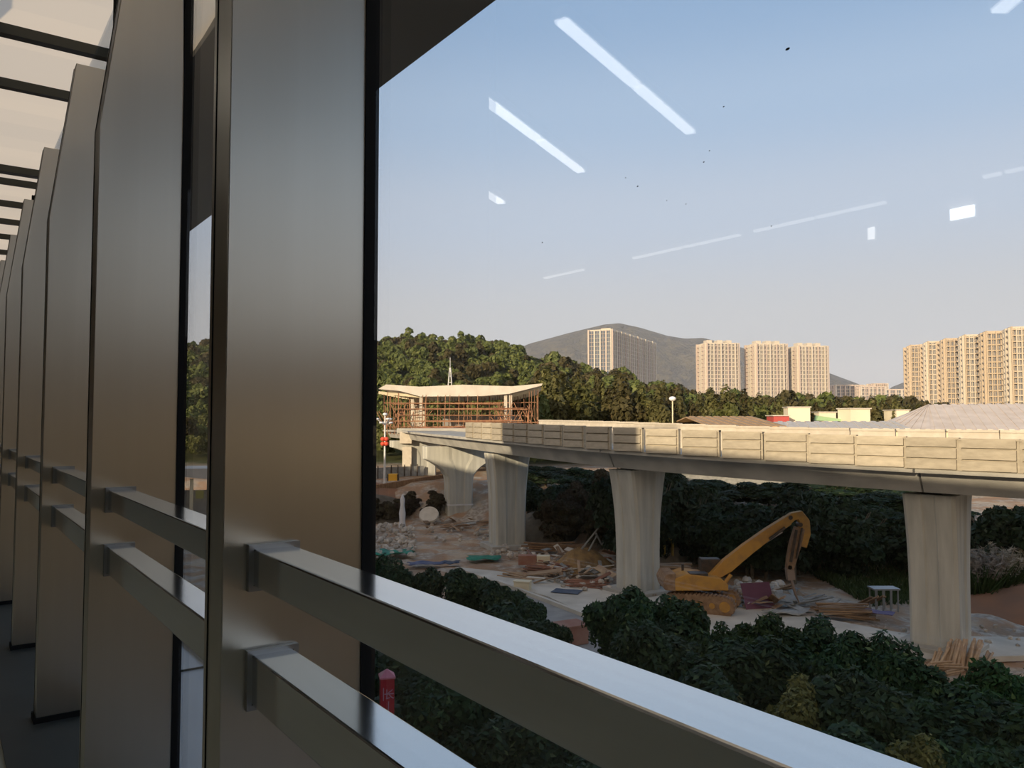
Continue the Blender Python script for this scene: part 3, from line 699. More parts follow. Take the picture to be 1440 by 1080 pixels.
fill = [(560, 850), (625, 850), (680, 862), (725, 885), (590, 925), (650, 940), (560, 1000), (610, 1010), (700, 960), (720, 1010), (660, 1040), (770, 1010), (800, 960),
        (850, 935), (960, 900), (1000, 915), (1050, 905), (1100, 920), (1150, 925), (1170, 965), (1230, 950), (1290, 975), (1340, 985), (1390, 985), (1440, 1000),
        (920, 950), (980, 960), (1180, 1010), (1250, 1010), (1310, 1030), (1365, 1040), (1420, 1050), (1400, 1090), (1330, 1110), (1240, 1060), (1480, 985), (1470, 1060), (1180, 1070), (900, 1010), (960, 1060), (860, 1060), (1060, 1000), (1110, 1060), (540, 900), (480, 860), (470, 960), (1500, 940)]
for i, (px, py) in enumerate(fill):
    if (abs(px - 1105) < 75 and py > 915 and py < 1075) or (abs(px - 1290) < 55 and py > 1000) or (abs(px - 1040) < 40 and py > 940): continue
    r_ = ray(px, py); Y_ = (3.0 - EZ)/r_.z
    if math.hypot(r_.x*Y_ + 2.44, Y_ - 15.5) < 2.4: continue
    near_tree(px + rr.uniform(-8, 8), py, rr.uniform(2.8, 3.3), 0 if px < 1250 or rr.random() < .4 else 1, 'dark leafy tree packed in the low mass of trees below the window', 'trees massed below the window', wid=1.1)

# thicket behind the viaduct
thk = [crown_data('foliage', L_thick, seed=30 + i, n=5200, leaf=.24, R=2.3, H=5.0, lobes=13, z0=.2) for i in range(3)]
trk = [trunk_data(4.2, .12, seed=5, spread=1.2)]
def zat(px, py, Y): return P(px, py, Y).z
tspots = []
for px in range(740, 1300, 34):
    for Y in ((48.5, 52, 57) if px < 985 else (44.5, 47, 50, 56)):
        tspots.append((px + rr.uniform(-9, 9), Y + rr.uniform(-2, 2)))
for px, Y in tspots:
    if px < 860: Y += 12
    if px < 780: Y += 6
    x = (px - 720)/F*Y; g0 = ground_z(x, Y)
    ty = interp(px, [(740, 668), (800, 662), (900, 650), (960, 655), (1010, 700), (1070, 702), (1110, 676), (1170, 690), (1220, 706), (1300, 705)]) + rr.uniform(-2, 16)
    top = min(P(px, ty, Y).z, 6.8); h = max(1.5, top - g0)
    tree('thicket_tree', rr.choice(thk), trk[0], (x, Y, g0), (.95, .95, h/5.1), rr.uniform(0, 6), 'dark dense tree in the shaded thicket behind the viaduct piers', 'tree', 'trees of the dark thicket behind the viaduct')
scr = [crown_data('foliage', leaf_mat('dry_scrub_leaves', (.05, .04, .022), (.09, .07, .04), (.05, .07, .03)), seed=37, n=3000, leaf=.2, R=1.3, H=2.0, lobes=12, z0=-.2)]
for i in range(22):
    px = rr.uniform(768, 858); Y = rr.uniform(54, 57.5); x = (px - 720)/F*Y
    o = link('dry_scrub', scr[0], None, (x, Y, ground_z(x, Y) + max(0, (Y - 53)*.45)), i, 'low dry scrub bush on the dark bank right of the ribbed pier', 'bush', 'dry scrub on the dark bank'); o.scale = (.9, .9, rr.uniform(.6, 1.2))
for i in range(16):
    px = rr.uniform(518, 625); Y = rr.uniform(69, 72); x = (px - 720)/F*Y
    o = link('dry_scrub', scr[0], None, (x, Y, ground_z(x, Y) + rr.uniform(0, .7)), i, 'low dark scrub bush on the slope under the row of stakes', 'bush', 'scrub under the row of stakes'); o.scale = (.75, .7, rr.uniform(.4, .7))
for px, py, Y, lb in ((1395, 705, 41, 'dark tree on the slope right of the rightmost pier'), (1440, 700, 40, 'dark tree at the right edge below the girder'), (1362, 735, 44, 'small dark tree close behind the rightmost pier'),
                      (1330, 715, 47, 'dark tree hidden mostly behind the rightmost pier'), (1480, 690, 42, 'dark tree past the right edge under the girder')):
    x = (px - 720)/F*Y; g0 = ground_z(x, Y); tree('thicket_tree', rr.choice(thk), trk[0], (x, Y, g0), (.9, .9, (P(px, py, Y).z - g0)/5.1), rr.uniform(0, 6), lb, 'tree')

# forest on the hill
hillm = [crown_data('tree_crown', L_hill, seed=40 + i, n=1500, leaf=.48, R=2.7, H=5.0, lobes=12, z0=.3, el=1.3) for i in range(3)] + [crown_data('tree_crown', L_hill2, seed=50 + i, n=1500, leaf=.46, R=2.4, H=5.8, lobes=12, z0=.3, shape=.6, el=1.3) for i in range(2)]
hillm += [crown_data('tree_crown', (L_hill2, L_hill, L_hill2)[i], seed=70 + i, n=3200, leaf=.36, R=2.1, H=5.8, lobes=22, z0=.1, shape=.75, el=1.4) for i in range(3)]
def visible_px(px): return 240 < px < 1320
spots = []
gr = random.Random(11)
for _ in range(9000):
    Y = math.sqrt(gr.uniform(118**2, 292**2)); px = gr.uniform(200, 1330); x = (px - 720)/F*Y
    if px > 900 and Y > 215: continue
    if px < 520 and not (235 < px < 310): continue
    if all((x - a)**2 + (Y - b)**2 > (2.1 + .004*Y)**2 for a, b, _ in spots): spots.append((x, Y, px))
# extra front rank of trees
for px in range(742, 1300, 8):
    Y = 118 + gr.uniform(-12, 12)
    if px > 1090: Y += 32
    spots.append(((px - 720)/F*Y, Y, px))
spots.sort(key=lambda q: q[1])
cnt = 0; restV = []; restQ = []; nb = 0
tops = [(745, 500), (790, 497), (840, 520), (875, 518), (905, 535), (940, 528), (980, 545), (1020, 538), (1080, 548), (1150, 552), (1200, 548), (1290, 560), (1320, 562)]
for x, Y, px in spots:
    g0 = ground_z(x, Y); s = gr.uniform(.6, 1.1); sz = s*gr.uniform(.8, 1.15)
    if px > 740:
        lim = P(px, interp(px, tops) + gr.uniform(-3, 26), Y).z - g0; fr = Y < 155; sz = max(.3, min(lim/7.5, 2.0)) if fr else min(max(sz*1.5, .5), max(lim/5.9, .35)); s = max(s, min(1.5, sz))
    ci = gr.randrange(3) if gr.random() < (.75 if px < 760 else .45) else 3 + gr.randrange(2)
    if cnt < 300:
        if Y < 155 and px > 738: ci = 5 + gr.randrange(3); s = min(1.7, max(.8, sz*gr.uniform(.7, .95)))
        tree('hill_tree', hillm[ci], None, (x, Y, g0), (s, s, sz), gr.uniform(0, 6), 'leafy sunlit tree in the forest behind the viaduct and station', 'tree', 'trees of the sunlit forest', parts=False); cnt += 1
    else: restV.append((x, Y, g0, s, sz, gr.uniform(0, 6), ci))
lows = [crown_mesh('x', seed=60 + i, n=420, leaf=.80, R=2.7, H=5.0, m=None, lobes=9, z0=.6, el=1.3) for i in range(4)]
for which, m_, lb in (((0, 1, 2), L_hill, 'green treetops covering the wooded hill farther back'), ((3, 4), L_hill2, 'olive treetops scattered through the wooded hill farther back')):
    VV, QQ, nv = [], [], 0
    for k, (x, Y, g0, s, sz, a, ci) in enumerate(restV):
        if ci not in which: continue
        v, q = lows[k % 4]; c, sn = math.cos(a), math.sin(a)
        u = np.empty_like(v); u[:, 0] = (v[:, 0]*c - v[:, 1]*sn)*s + x; u[:, 1] = (v[:, 0]*sn + v[:, 1]*c)*s + Y; u[:, 2] = v[:, 2]*sz + g0
        VV.append(u); QQ.append(q + nv); nv += len(v)
    if VV: link('forest', np_mesh('forest', np.concatenate(VV), np.concatenate(QQ), m_), kind='stuff', label=lb, cat='forest')

# grass slope with pampas and orange soil at right
def bank(name, base, m, h, label, cat, rx, ry, rz=0):
    mb = MB(); rows = []
    for j in range(12):
        f_ = j/11; row = []
        for i in range(28):
            a = 2*PI*i/28; r_ = (1 - f_)*(1 + .12*math.sin(3*a + j*.3) + .06*math.sin(7*a))
            row.append(Vector((rx*r_*math.cos(a), ry*r_*math.sin(a), -.15 + h*(1 - (1 - f_)**1.9)*(1 + .05*math.sin(5*a + j)))))
        rows.append(row)
    mb.rings(rows, True); return mb.obj(name, m, None, base, rz, label=label, cat=cat)
bank('soil_bank', (26.5, 37.0, 0), M_soil, 1.5, 'orange soil bank sloping up at the right edge', 'soil', 6.5, 3.6)
bank('soil_bank', (-16.5, 76, 1.6), M_soil, 1.6, 'reddish soil bank below the yellow bin at left', 'soil', 8, 5)
bank('rubble_mound', (6.9+2.8, 51.5, 0), M_rock, 2.6, 'brown rubble mound behind the middle pier near the yellow box', 'rubble', 2.2, 1.8)
bank('dry_mound', (4.1, 47.3, 0), mat('dry_straw', (.34, .22, .09), .95, c2=(.22, .14, .07), scale=3, bump=.8, bscale=8), 1.4, 'ochre mound of dry straw left of the middle pier', 'mound', 1.9, 1.3)
M_drk = mat('dark_undergrowth_soil', (.09, .075, .05), .95, c2=(.16, .13, .09), scale=1.5, bump=.6)
bank('dark_bank', (3.4, 60, 0), M_drk, 2.4, 'dark brown earth bank behind the ribbed pier', 'soil', 5.0, 3.0)
bank('grey_slope', (-14.5, 72, 0), M_drk, 2.4, 'dark grey earth slope under the row of stakes', 'soil', 7.5, 4.2)
def blades(n, rx, ry, h, seed, wd=.05, lean=.4):
    g = np.random.default_rng(seed); x = g.uniform(-rx, rx, n); y = g.uniform(-ry, ry, n); a = g.uniform(0, 2*PI, n); hh = h*g.uniform(.6, 1.2, n)
    dx = np.cos(a)*wd; dy = np.sin(a)*wd; lx = g.normal(size=n)*lean*hh; ly = g.normal(size=n)*lean*hh; z = np.zeros(n)
    V_ = np.stack([np.stack([x-dx, y-dy, z], 1), np.stack([x+dx, y+dy, z], 1), np.stack([x+lx+dx*.3, y+ly+dy*.3, hh], 1), np.stack([x+lx-dx*.3, y+ly-dy*.3, hh], 1)], 1).reshape(-1, 3)
    return V_, np.arange(n*4).reshape(-1, 4)
VV, QQ, nv = [], [], 0
g = np.random.default_rng(5)
v, q = blades(9000, 7, 4.5, .45, 3)
v[:, 0] += 24; v[:, 1] += 42.5
for i in range(0, len(v), 4):
    z = ground_z(v[i, 0], v[i, 1]) - .08; v[i:i+4, 2] += z
link('slope_grass', np_mesh('slope_grass', v, q, L_grass), kind='stuff', label='dark green grass covering the slope right of the rightmost pier', cat='grass')
pv, pq = blades(260, .25, .25, 1.3, 8, .035, .35); pamp = np_mesh('leaves', pv, pq, L_grass)
gq = np.random.default_rng(9); V_ = []
for k in range(26):
    a = gq.uniform(0, 2*PI); ln = gq.uniform(.2, .75); bx, by = math.cos(a)*ln, math.sin(a)*ln; hz = gq.uniform(1.3, 1.9)
    for j in range(40):
        f_ = gq.uniform(0, 1); c = np.array([bx*(.75 + .35*f_), by*(.75 + .35*f_), hz - .5 + f_*.6]); u = gq.normal(size=3)*.09; w_ = gq.normal(size=3)*.02
        V_ += [c - u, c - w_, c + u, c + w_]
plu = np_mesh('plume', np.array(V_), np.arange(len(V_)).reshape(-1, 4), L_plume)
for i, (px, py) in enumerate(((1372, 835), (1392, 826), (1410, 812), (1428, 800), (1440, 815), (1402, 800), (1385, 808), (1425, 775), (1445, 780))):
    Y = 38.5 + i*.5; x = (px - 720)/F*Y; t = thing('pampas_grass', 'clump of pampas grass with pale plumes on the right slope', 'grass', (x, Y, ground_z(x, Y) - .05), i, 'pampas clumps on the right slope')
    t.scale = (1.5, 1.5, 1.35); link('leaves_tuft', pamp, t); link('plume', plu, t)

# ================================================================== EXCAVATOR
XY = 37.0; eb = G(988, 858); eb = Vector((eb.x, XY, .1))
ex = thing('excavator', 'old yellow tracked excavator with a raised boom reaching right', 'excavator', eb)
def E(px, py, dy=0): q = P(px, py, XY + dy); return Vector((q.x - eb.x, q.y - eb.y, q.z - eb.z))
def strip(mb, pts, wd, half, y0=0):
    # a plate profile following pts (x-z) with the given widths, extruded across y
    up, dn = [], []
    for i, p in enumerate(pts):
        a = pts[max(0, i-1)]; b = pts[min(len(pts)-1, i+1)]; d = (b - a); d.y = 0; d.normalize(); nn = Vector((-d.z, 0, d.x)); w_ = wd[i]/2
        up.append((p.x + nn.x*w_, p.z + nn.z*w_)); dn.append((p.x - nn.x*w_, p.z - nn.z*w_))
    return mb.extr(up + dn[::-1], y0 - half, y0 + half)
rz_t = -.42
def track(yo):
    mb = MB(); Lh, r_ = 1.55, .40; prof = []
    for k in range(9): a = -PI/2 + PI*k/8; prof.append((Lh - r_ + r_*math.cos(a), r_ + r_*math.sin(a)))
    for k in range(9): a = PI/2 + PI*k/8; prof.append((-Lh + r_ + r_*math.cos(a), r_ + r_*math.sin(a)))
    M_ = Matrix.Rotation(rz_t, 3, 'Z'); mb.extr(prof, yo - .24, yo + .24, M=M_)
    for k in range(len(prof)):
        x0, z0 = prof[k]; x1, z1 = prof[(k+1) % len(prof)]; n_s = max(1, int(math.hypot(x1-x0, z1-z0)/.17))
        for j in range(n_s):
            f_ = (j + .5)/n_s; c = M_ @ Vector((x0 + (x1-x0)*f_, yo, z0 + (z1-z0)*f_)); mb.box(c, (.09, .52, .09), rz=rz_t)
    o = mb.obj('track', M_track, ex)
    for x in (-1.15, -.6, 0, .6, 1.15):
        c = M_ @ Vector((x, yo - .27, .40)); e = M_ @ Vector((x, yo - .22, .40)); MB().tube(c, e, .24 if abs(x) > 1 else .13, n=14).obj('wheel', M_yel, o)
track(-.85); track(.85)
MB().box((0, 0, .62), (1.6, 1.5, .35), rz=rz_t).tube((0, 0, .7), (0, 0, .98), .55, n=18).obj('undercarriage', M_dkmetal, ex)
hb_ = MB(); hb_.extr([(-1.45, .98), (.95, .98), (.95, 1.25), (.6, 1.55), (-.9, 1.72), (-1.5, 1.5)], -.85, .85); hb_.obj('house', M_yel, ex, bevel=.04)
MB().extr([(-1.9, 1.0), (-1.4, .95), (-1.4, 1.75), (-1.85, 1.7), (-2.0, 1.4)], -.85, .85).obj('counterweight', M_track, ex, bevel=.05)
cb = MB(); cb.box((.45, .55, 1.75), (.9, .62, .9)); cb.obj('cab', M_dkmetal, ex, bevel=.04)
MB().box((-.35, -.5, 1.66), (.8, .6, .16)).tube((-.9, .1, 1.6), (-.9, .1, 2.0), .06).obj('engine_hood', M_dkmetal, ex)
bp = [E(999, 813), E(1022, 795), E(1050, 772), E(1080, 750), E(1108, 731)]
strip(MB(), bp, [.34, .62, .56, .50, .42], .2).obj('boom', M_yel, ex, bevel=.03)
goose = [E(1104, 734), E(1114, 726), E(1124, 724), E(1130, 733), E(1131, 750), E(1126, 768)]
strip(MB(), goose, [.4, .36, .42, .48, .5, .46], .17).obj('boom_tip', M_yel, ex, bevel=.03)
arm = [E(1124, 742), E(1118, 765), E(1113, 785), E(1110, 800)]
strip(MB(), arm, [.42, .48, .40, .3], .2).obj('arm', M_track, ex, bevel=.03)
MB().tube(E(1120, 745, -.25), E(1112, 790, -.25), .07).tube(E(1128, 742, -.25), E(1120, 785, -.25), .05).obj('arm_cylinder', M_dkmetal, ex)
MB().tube(E(1078, 762, -.05), E(1100, 748, -.05), .05).obj('boom_cylinder_rod', M_chrome, ex)
MB().tube(E(1104, 742, -.28), E(1082, 758, -.28), .07).obj('boom_cylinder', M_dkmetal, ex)
MB().tube(E(1008, 835, -.3), E(1028, 808, -.3), .09).tube(E(1008, 835, .3), E(1028, 808, .3), .09).obj('lift_cylinder', M_yel, ex)
br = MB(); br.bar(E(1110, 798), E(1112, 815), .34, .3); br.tube(E(1112, 813), E(1119, 836), .085, .07); br.tube(E(1119, 836), E(1124, 848), .06, .03)
br.obj('hydraulic_breaker', mat('breaker_steel', (.33, .25, .2), .6, .4), ex)
for p_ in (E(1112, 728, -.2), E(1126, 738, -.2), E(1111, 798, -.2)): MB().tube(p_, p_ + Vector((0, .42, 0)), .1, n=14).obj('pivot_pin', M_dkmetal, ex)

# ================================================================== SITE CLUTTER
def stick_pile(px, py, n, ln, r, ang, spread, m, name, label, cat, group, box=False, layers=3, Y=None, wide=1.2, tilt=0.0):
    c = G(px, py); me = MB()
    if box: me.box((0, 0, 0), (ln, r*2.6, r*1.3))
    else: me.tube((-ln/2, 0, 0), (ln/2, 0, 0), r, r*.85, 8)
    me = me.mesh(name); me.materials.append(m); per = max(1, n//layers)
    for i in range(n):
        ly = i//per; k = i % per
        yy = (k - per/2)*wide/per; a = ang + rr.gauss(0, spread)
        dx, dy = -math.sin(ang)*yy, math.cos(ang)*yy
        o = link(name, me, None, (c.x + dx + rr.uniform(-.2, .2), c.y + dy, .14 + r + ly*r*1.9 + abs(tilt)*ln/2), a, label, cat, group)
        o.rotation_euler = (0, tilt + rr.gauss(0, .03), a); o.scale = (rr.uniform(.75, 1.1), 1, 1)
bm_ = MB().tube((0, 0, 0), (0, 0, 1), .055, .045, 8).mesh('bamboo_pole'); bm_.materials.append(M_bamboo)
for i in range(46):
    u = rr.random(); b0 = G(1302 + 84*u + rr.uniform(-3, 3), 944 - 6*rr.random()); t0 = P(1316 + 84*u*.97 + rr.uniform(-8, 8), interp(u, [(0, 918), (.3, 899), (.7, 896), (1, 914)]) + rr.uniform(0, 10), b0.y + .9 + rr.uniform(-.3, .3)); dv = t0 - b0
    o = link('bamboo_pole', bm_, None, b0, 0, 'cut bamboo pole in the leaning stack right of the rightmost pier', 'pole', 'bamboo poles stacked by the rightmost pier'); o.scale = (1, 1, dv.length); o.rotation_euler = dv.to_track_quat('Z', 'Y').to_euler()
stick_pile(1328, 948, 8, 1.0, .04, .2, .25, M_bamboo, 'bamboo_pole', 'cut bamboo pole lying loose below the leaning stack', 'pole', 'loose bamboo poles below the stack')
stick_pile(1186, 868, 22, 2.3, .05, -.1, .12, M_wood, 'old_plank', 'weathered plank in the flat pile left of the rightmost pier', 'plank', 'planks piled left of the rightmost pier', True, 4, wide=1.8)
stick_pile(1222, 862, 9, 1.4, .04, 1.9, .08, M_wood, 'slanting_stake', 'thin stake leaning in the row beside the purple boards', 'stake', 'stakes leaning beside the purple boards', wide=1.2, layers=1, tilt=.5)
stick_pile(938, 822, 18, 2.6, .085, -.08, .05, M_wood, 'timber_beam', 'stacked timber beam right of the middle pier behind the excavator', 'beam', 'timber beams stacked behind the excavator', True, 6, wide=1.0)
stick_pile(775, 805, 26, 2.4, .04, -.35, .18, M_red_wood, 'reddish_batten', 'thin reddish batten in the fan-shaped pile at centre left', 'batten', 'reddish battens piled between the two piers', True, 4, wide=2.4)
stick_pile(742, 812, 16, 2.6, .03, -.7, .15, M_bamboo, 'thin_lath', 'thin pale lath scattered left of the reddish battens', 'lath', 'pale laths strewn at centre left', True, 2, wide=2.2)
stick_pile(825, 826, 18, 2.0, .03, .05, .22, M_red_wood, 'rusty_bar', 'rusty bar in the tangled heap left of the middle pier', 'bar', 'rusty bars left of the middle pier', False, 3, wide=1.6)
stick_pile(898, 838, 14, 1.0, .035, .5, .6, M_wood, 'wood_scrap', 'short wood scrap at the foot of the middle pier', 'scrap wood', 'wood scraps at the middle pier foot', True, 2, wide=1.8)
stick_pile(640, 742, 12, 2.2, .04, .1, .4, M_wood, 'dark_branch', 'dark branch lying by the hammerhead pier foot', 'branch', 'branches by the hammerhead pier', False, 2, wide=1.5)
stick_pile(815, 798, 8, 1.6, .05, .6, .5, M_wood, 'broken_board', 'broken board sticking from the heap beside the ochre mound', 'board', 'broken boards beside the ochre mound', True, 2, wide=1.4, tilt=.3)
stick_pile(1135, 852, 8, 2.2, .035, .35, .15, M_grey_board, 'grey_pole', 'pale grey pole lying near the tip of the excavator breaker', 'pole', 'grey poles by the breaker tip', False, 2, wide=.8, tilt=-.1)
stick_pile(848, 895, 16, 1.5, .05, .75, .15, M_grey_board, 'grey_timber', 'grey weathered timber in the pile just above the handrail', 'timber', 'grey timbers above the handrail', True, 3, wide=1.6)
stick_pile(778, 777, 8, 4.0, .07, -.02, .03, M_track, 'dark_beam', 'long dark beam lying behind the brick-red box at the ribbed pier', 'beam', 'dark beams behind the brick-red box', True, 3, wide=.9)

def sheet(px, py, wx, wy, m, name, label, cat, rz=0, z=.16, crump=.12, n=9, tilt=0):
    c = G(px, py); V2 = []; g = random.Random(int(px*7 + py)); ph = [g.uniform(0, 6) for _ in range(4)]
    mb = MB(); tops_, bots = [], []
    for j in range(n):
        for i in range(n):
            u, v = i/(n-1) - .5, j/(n-1) - .5
            h = crump*(.5 + .5*math.sin(u*9 + ph[0])*math.sin(v*8 + ph[1]) + .3*g.random()); e = 1 + .12*math.sin(7*math.atan2(v, u) + ph[2]) if crump > .05 else 1
            q = Vector((u*wx*e, v*wy*e, h + tilt*(v + .5)*wy)); tops_.append(q); bots.append(q - Vector((0, 0, .02)))
    k = n*n; vs = tops_ + bots; fs = []
    for j in range(n-1):
        for i in range(n-1):
            a = j*n + i; fs += [(a, a+1, a+n+1, a+n), (k+a, k+a+n, k+a+n+1, k+a+1)]
    rim = [i for i in range(n)] + [j*n + n-1 for j in range(1, n)] + [(n-1)*n + i for i in range(n-2, -1, -1)] + [j*n for j in range(n-2, 0, -1)]
    for a, b in zip(rim, rim[1:] + rim[:1]): fs.append((a, a + k, b + k, b))
    mb.add(vs, fs, crump > .05); return mb.obj(name, m, None, (c.x, c.y, z), rz, label=label, cat=cat)
M_green = mat('green_netting', (.02, .26, .16), .7, c2=(.03, .17, .12), scale=4); M_blue = mat('blue_sheet', (.06, .08, .17), .6, c2=(.12, .13, .20), scale=5)
M_navy = mat('navy_board', (.035, .055, .10), .55, c2=(.06, .08, .12), scale=3); M_purp = mat('purple_sheet', (.14, .045, .075), .6, c2=(.11, .035, .06), scale=2)
M_viol = mat('violet_board', (.14, .10, .20), .6); M_brick = mat('brick_red_paint', (.30, .13, .085), .7, c2=(.36, .20, .14), scale=2)
sheet(680, 789, 2.0, 1.5, M_green, 'green_sheet', 'bright green crumpled netting sheet on the ground by the ribbed pier', 'sheet')
sheet(600, 797, 2.2, 1.0, M_blue, 'blue_tarp', 'dull blue crumpled tarp on the dirt at left above the trees', 'tarp', .1)
sheet(634, 796, 1.0, .8, M_navy, 'dark_cloth', 'small dark cloth between the blue tarp and the green sheet', 'cloth')
sheet(797, 836, 1.4, .95, M_navy, 'navy_board', 'navy blue flat board on the pale paving in the centre', 'board', -.35, crump=.02)
sheet(833, 876, .8, .55, M_blue, 'small_blue_sheet', 'small blue sheet on the grey road', 'sheet', -.2, crump=.03)
sheet(550, 783, 2.8, 1.8, M_green, 'green_net', 'dull green net at the far left above the trees', 'net', .2, crump=.25)
sheet(1066, 858, 1.5, .5, M_purp, 'purple_sheet', 'dark purple board propped upright right of the excavator track', 'sheet', .25, crump=.01, tilt=2.2, z=.1)
sheet(1236, 876, 1.2, .7, M_viol, 'violet_board', 'violet board lying among stakes left of the rightmost pier', 'board', -.6, crump=.04, z=.45)
sheet(800, 735, 1.6, .6, M_blue, 'far_blue_cloth', 'pale blue cloth caught on the dark slope behind the ribbed pier', 'cloth', .1, z=.9, crump=.2)
sheet(1110, 868, 2.0, .7, M_grey_board, 'pale_cloth', 'pale crumpled cloth on the ground below the breaker tip', 'cloth', .1, crump=.15)
q = G(750, 797); t = thing('site_box', 'long brick-red and pale box lying in front of the ribbed pier', 'box', (q.x, q.y, .12), -.02)
MB().box((-.35, 0, .3), (1.1, .6, .55)).obj('red_end', M_brick, t, bevel=.02); MB().box((.6, 0, .3), (.8, .58, .52)).obj('pale_end', M_cream, t, bevel=.02)
q = G(802, 908); MB().box((0, 0, .35), (1.1, .9, .7)).box((0, 0, .72), (1.2, 1.0, .06)).obj('brown_crate', M_brick, None, (q.x, q.y, .12), .5, label='brown-red crate just above the handrail beside grey slats', cat='crate')
q = G(735, 832); MB().box((0, 0, .2), (.8, .5, .4)).box((0, 0, .42), (.86, .56, .05)).obj('tan_crate', M_cream, None, (q.x, q.y, .12), -.3, label='small tan crate at the roadside above the left trees', cat='crate')
q = P(940, 774, 49); t = thing('yellow_box', 'small yellow box on legs on the green bank right of the middle pier', 'box', (q.x, q.y, 1.2))
M_ybox = mat('box_yellow', (.62, .46, .10), .6)
MB().box((0, 0, .55), (.66, .5, .6)).obj('body', M_ybox, t, bevel=.02)
for x in (-.25, .25):
    for y in (-.18, .18): MB().box((x, y, -.2), (.07, .07, 1.0)).obj('leg', M_ybox, t)
q = G(566, 742); MB().rings([[Vector((r_*math.cos(a*PI/4)*(1+.2*math.sin(a*2.1)), r_*math.sin(a*PI/4), z)) for a in range(8)] for r_, z in ((.28, 0), (.22, .6), (.25, 1.2), (.15, 1.8), (.18, 2.3), (.04, 2.7))], True).obj('wrapped_post', M_housing, None, (q.x, q.y, .0), label='white cloth-wrapped post standing before the dark slope at left', cat='post')
q = G(603, 738); t = thing('white_disc', 'pale round disc propped on a stub beside the hammerhead pier', 'disc', (q.x, q.y, 0))
MB().tube((0, .1, .8), (0, 0, .9), .85, .8, 20).obj('disc', M_panel2, t); MB().box((0, .2, .4), (.3, .3, .8)).obj('stub', M_grey_board, t)
# small cart / table frame left of the rightmost pier
q = G(1252, 866); t = thing('cart_frame', 'grey metal cart frame with slatted side left of the rightmost pier', 'cart', (q.x, q.y + .6, .1))
MB().box((0, 0, 1.0), (1.2, .7, .07)).obj('top', M_collar, t)
for x in (-.5, -.17, .17, .5):
    for y in (-.3, .3): MB().box((x, y, .5), (.05, .05, 1.0)).obj('upright', M_collar, t)
def scraps(n, px0, px1, py0, py1, label, group, ms):
    mm = []
    for m in ms:
        me = MB().box((0, 0, 0), (1, .22, .04)).mesh('scrap_board'); me.materials.append(m); mm.append(me)
    for _ in range(n):
        q = G(rr.uniform(px0, px1), rr.uniform(py0, py1)); o = link('scrap_board', rr.choice(mm), None, (q.x, q.y, .16 + rr.uniform(.02, .35)), 0, label, 'board', group)
        o.rotation_euler = (rr.gauss(0, .35), rr.gauss(0, .25), rr.uniform(0, 3.1)); o.scale = (rr.uniform(.5, 2.0), rr.uniform(.5, 2), 1)
scraps(70, 745, 862, 782, 826, 'scrap board thrown on the mixed heap between the ribbed and middle piers', 'scrap boards between the two piers', (M_wood, M_red_wood, M_grey_board, M_panel2, M_bamboo))
scraps(26, 1010, 1120, 838, 862, 'scrap board lying around the purple board by the excavator', 'scrap boards by the excavator', (M_wood, M_grey_board, M_grey_board))
scraps(24, 600, 690, 735, 752, 'scrap board at the foot of the hammerhead pier', 'scrap boards by the hammerhead pier', (M_wood, M_grey_board, M_bamboo))
# rubble stones, individually, around the site
stm = []
for k in range(4):
    mb = MB(); mb.ball((0, 0, .5), .5, 7, 4, (1, .8, .7), .22); me = mb.mesh('stone'); me.materials.append(M_rock); stm.append(me)
def stones(n, px0, px1, py0, py1, s0, s1, label, group):
    for _ in range(n):
        px, py = rr.uniform(px0, px1), rr.uniform(py0, py1); q = G(px, py); s = rr.uniform(s0, s1)
        o = link('rubble_stone', rr.choice(stm), None, (q.x, q.y, ground_z(q.x, q.y) + .02), rr.uniform(0, 6), label, 'stone', group); o.scale = (s, s, s)
stones(130, 522, 585, 740, 788, .2, .6, 'pale rubble stone strewn on the dirt at the far left', 'rubble stones at far left')
stones(40, 690, 760, 770, 788, .15, .5, 'rubble stone around the footing of the ribbed pier', 'rubble stones around the ribbed pier')
stones(40, 1035, 1100, 824, 852, .25, .65, 'pale broken concrete lump beside the purple board', 'concrete lumps beside the purple board')
stones(46, 775, 862, 790, 835, .15, .55, 'stone in the mixed heap left of the middle pier', 'stones left of the middle pier')
stones(24, 600, 700, 735, 765, .2, .5, 'stone on the dirt between the hammerhead and ribbed piers', 'stones between the left piers')
stones(30, 1150, 1440, 880, 915, .1, .3, 'small stone on the dirt near the rightmost pier', 'small stones near the rightmost pier')
# leaning poles on the slope behind the ribbed pier
for i, (a, b) in enumerate((((818, 772), (842, 742)), ((838, 750), (846, 766)), ((826, 778), (840, 752)), ((1168, 852), (1182, 842)))):
    A_, B_ = P(*a, 47 if i < 3 else 36.5), P(*b, 47.5 if i < 3 else 36.8); MB().tube((0, 0, 0), B_ - A_, .06, .045).obj('leaning_pole', M_grey_board, None, A_, label='pale pole leaning on the heap left of the middle pier' if i < 3 else 'single pale pole sticking up from the flat plank pile', cat='pole', group='poles leaning left of the middle pier' if i < 3 else None)

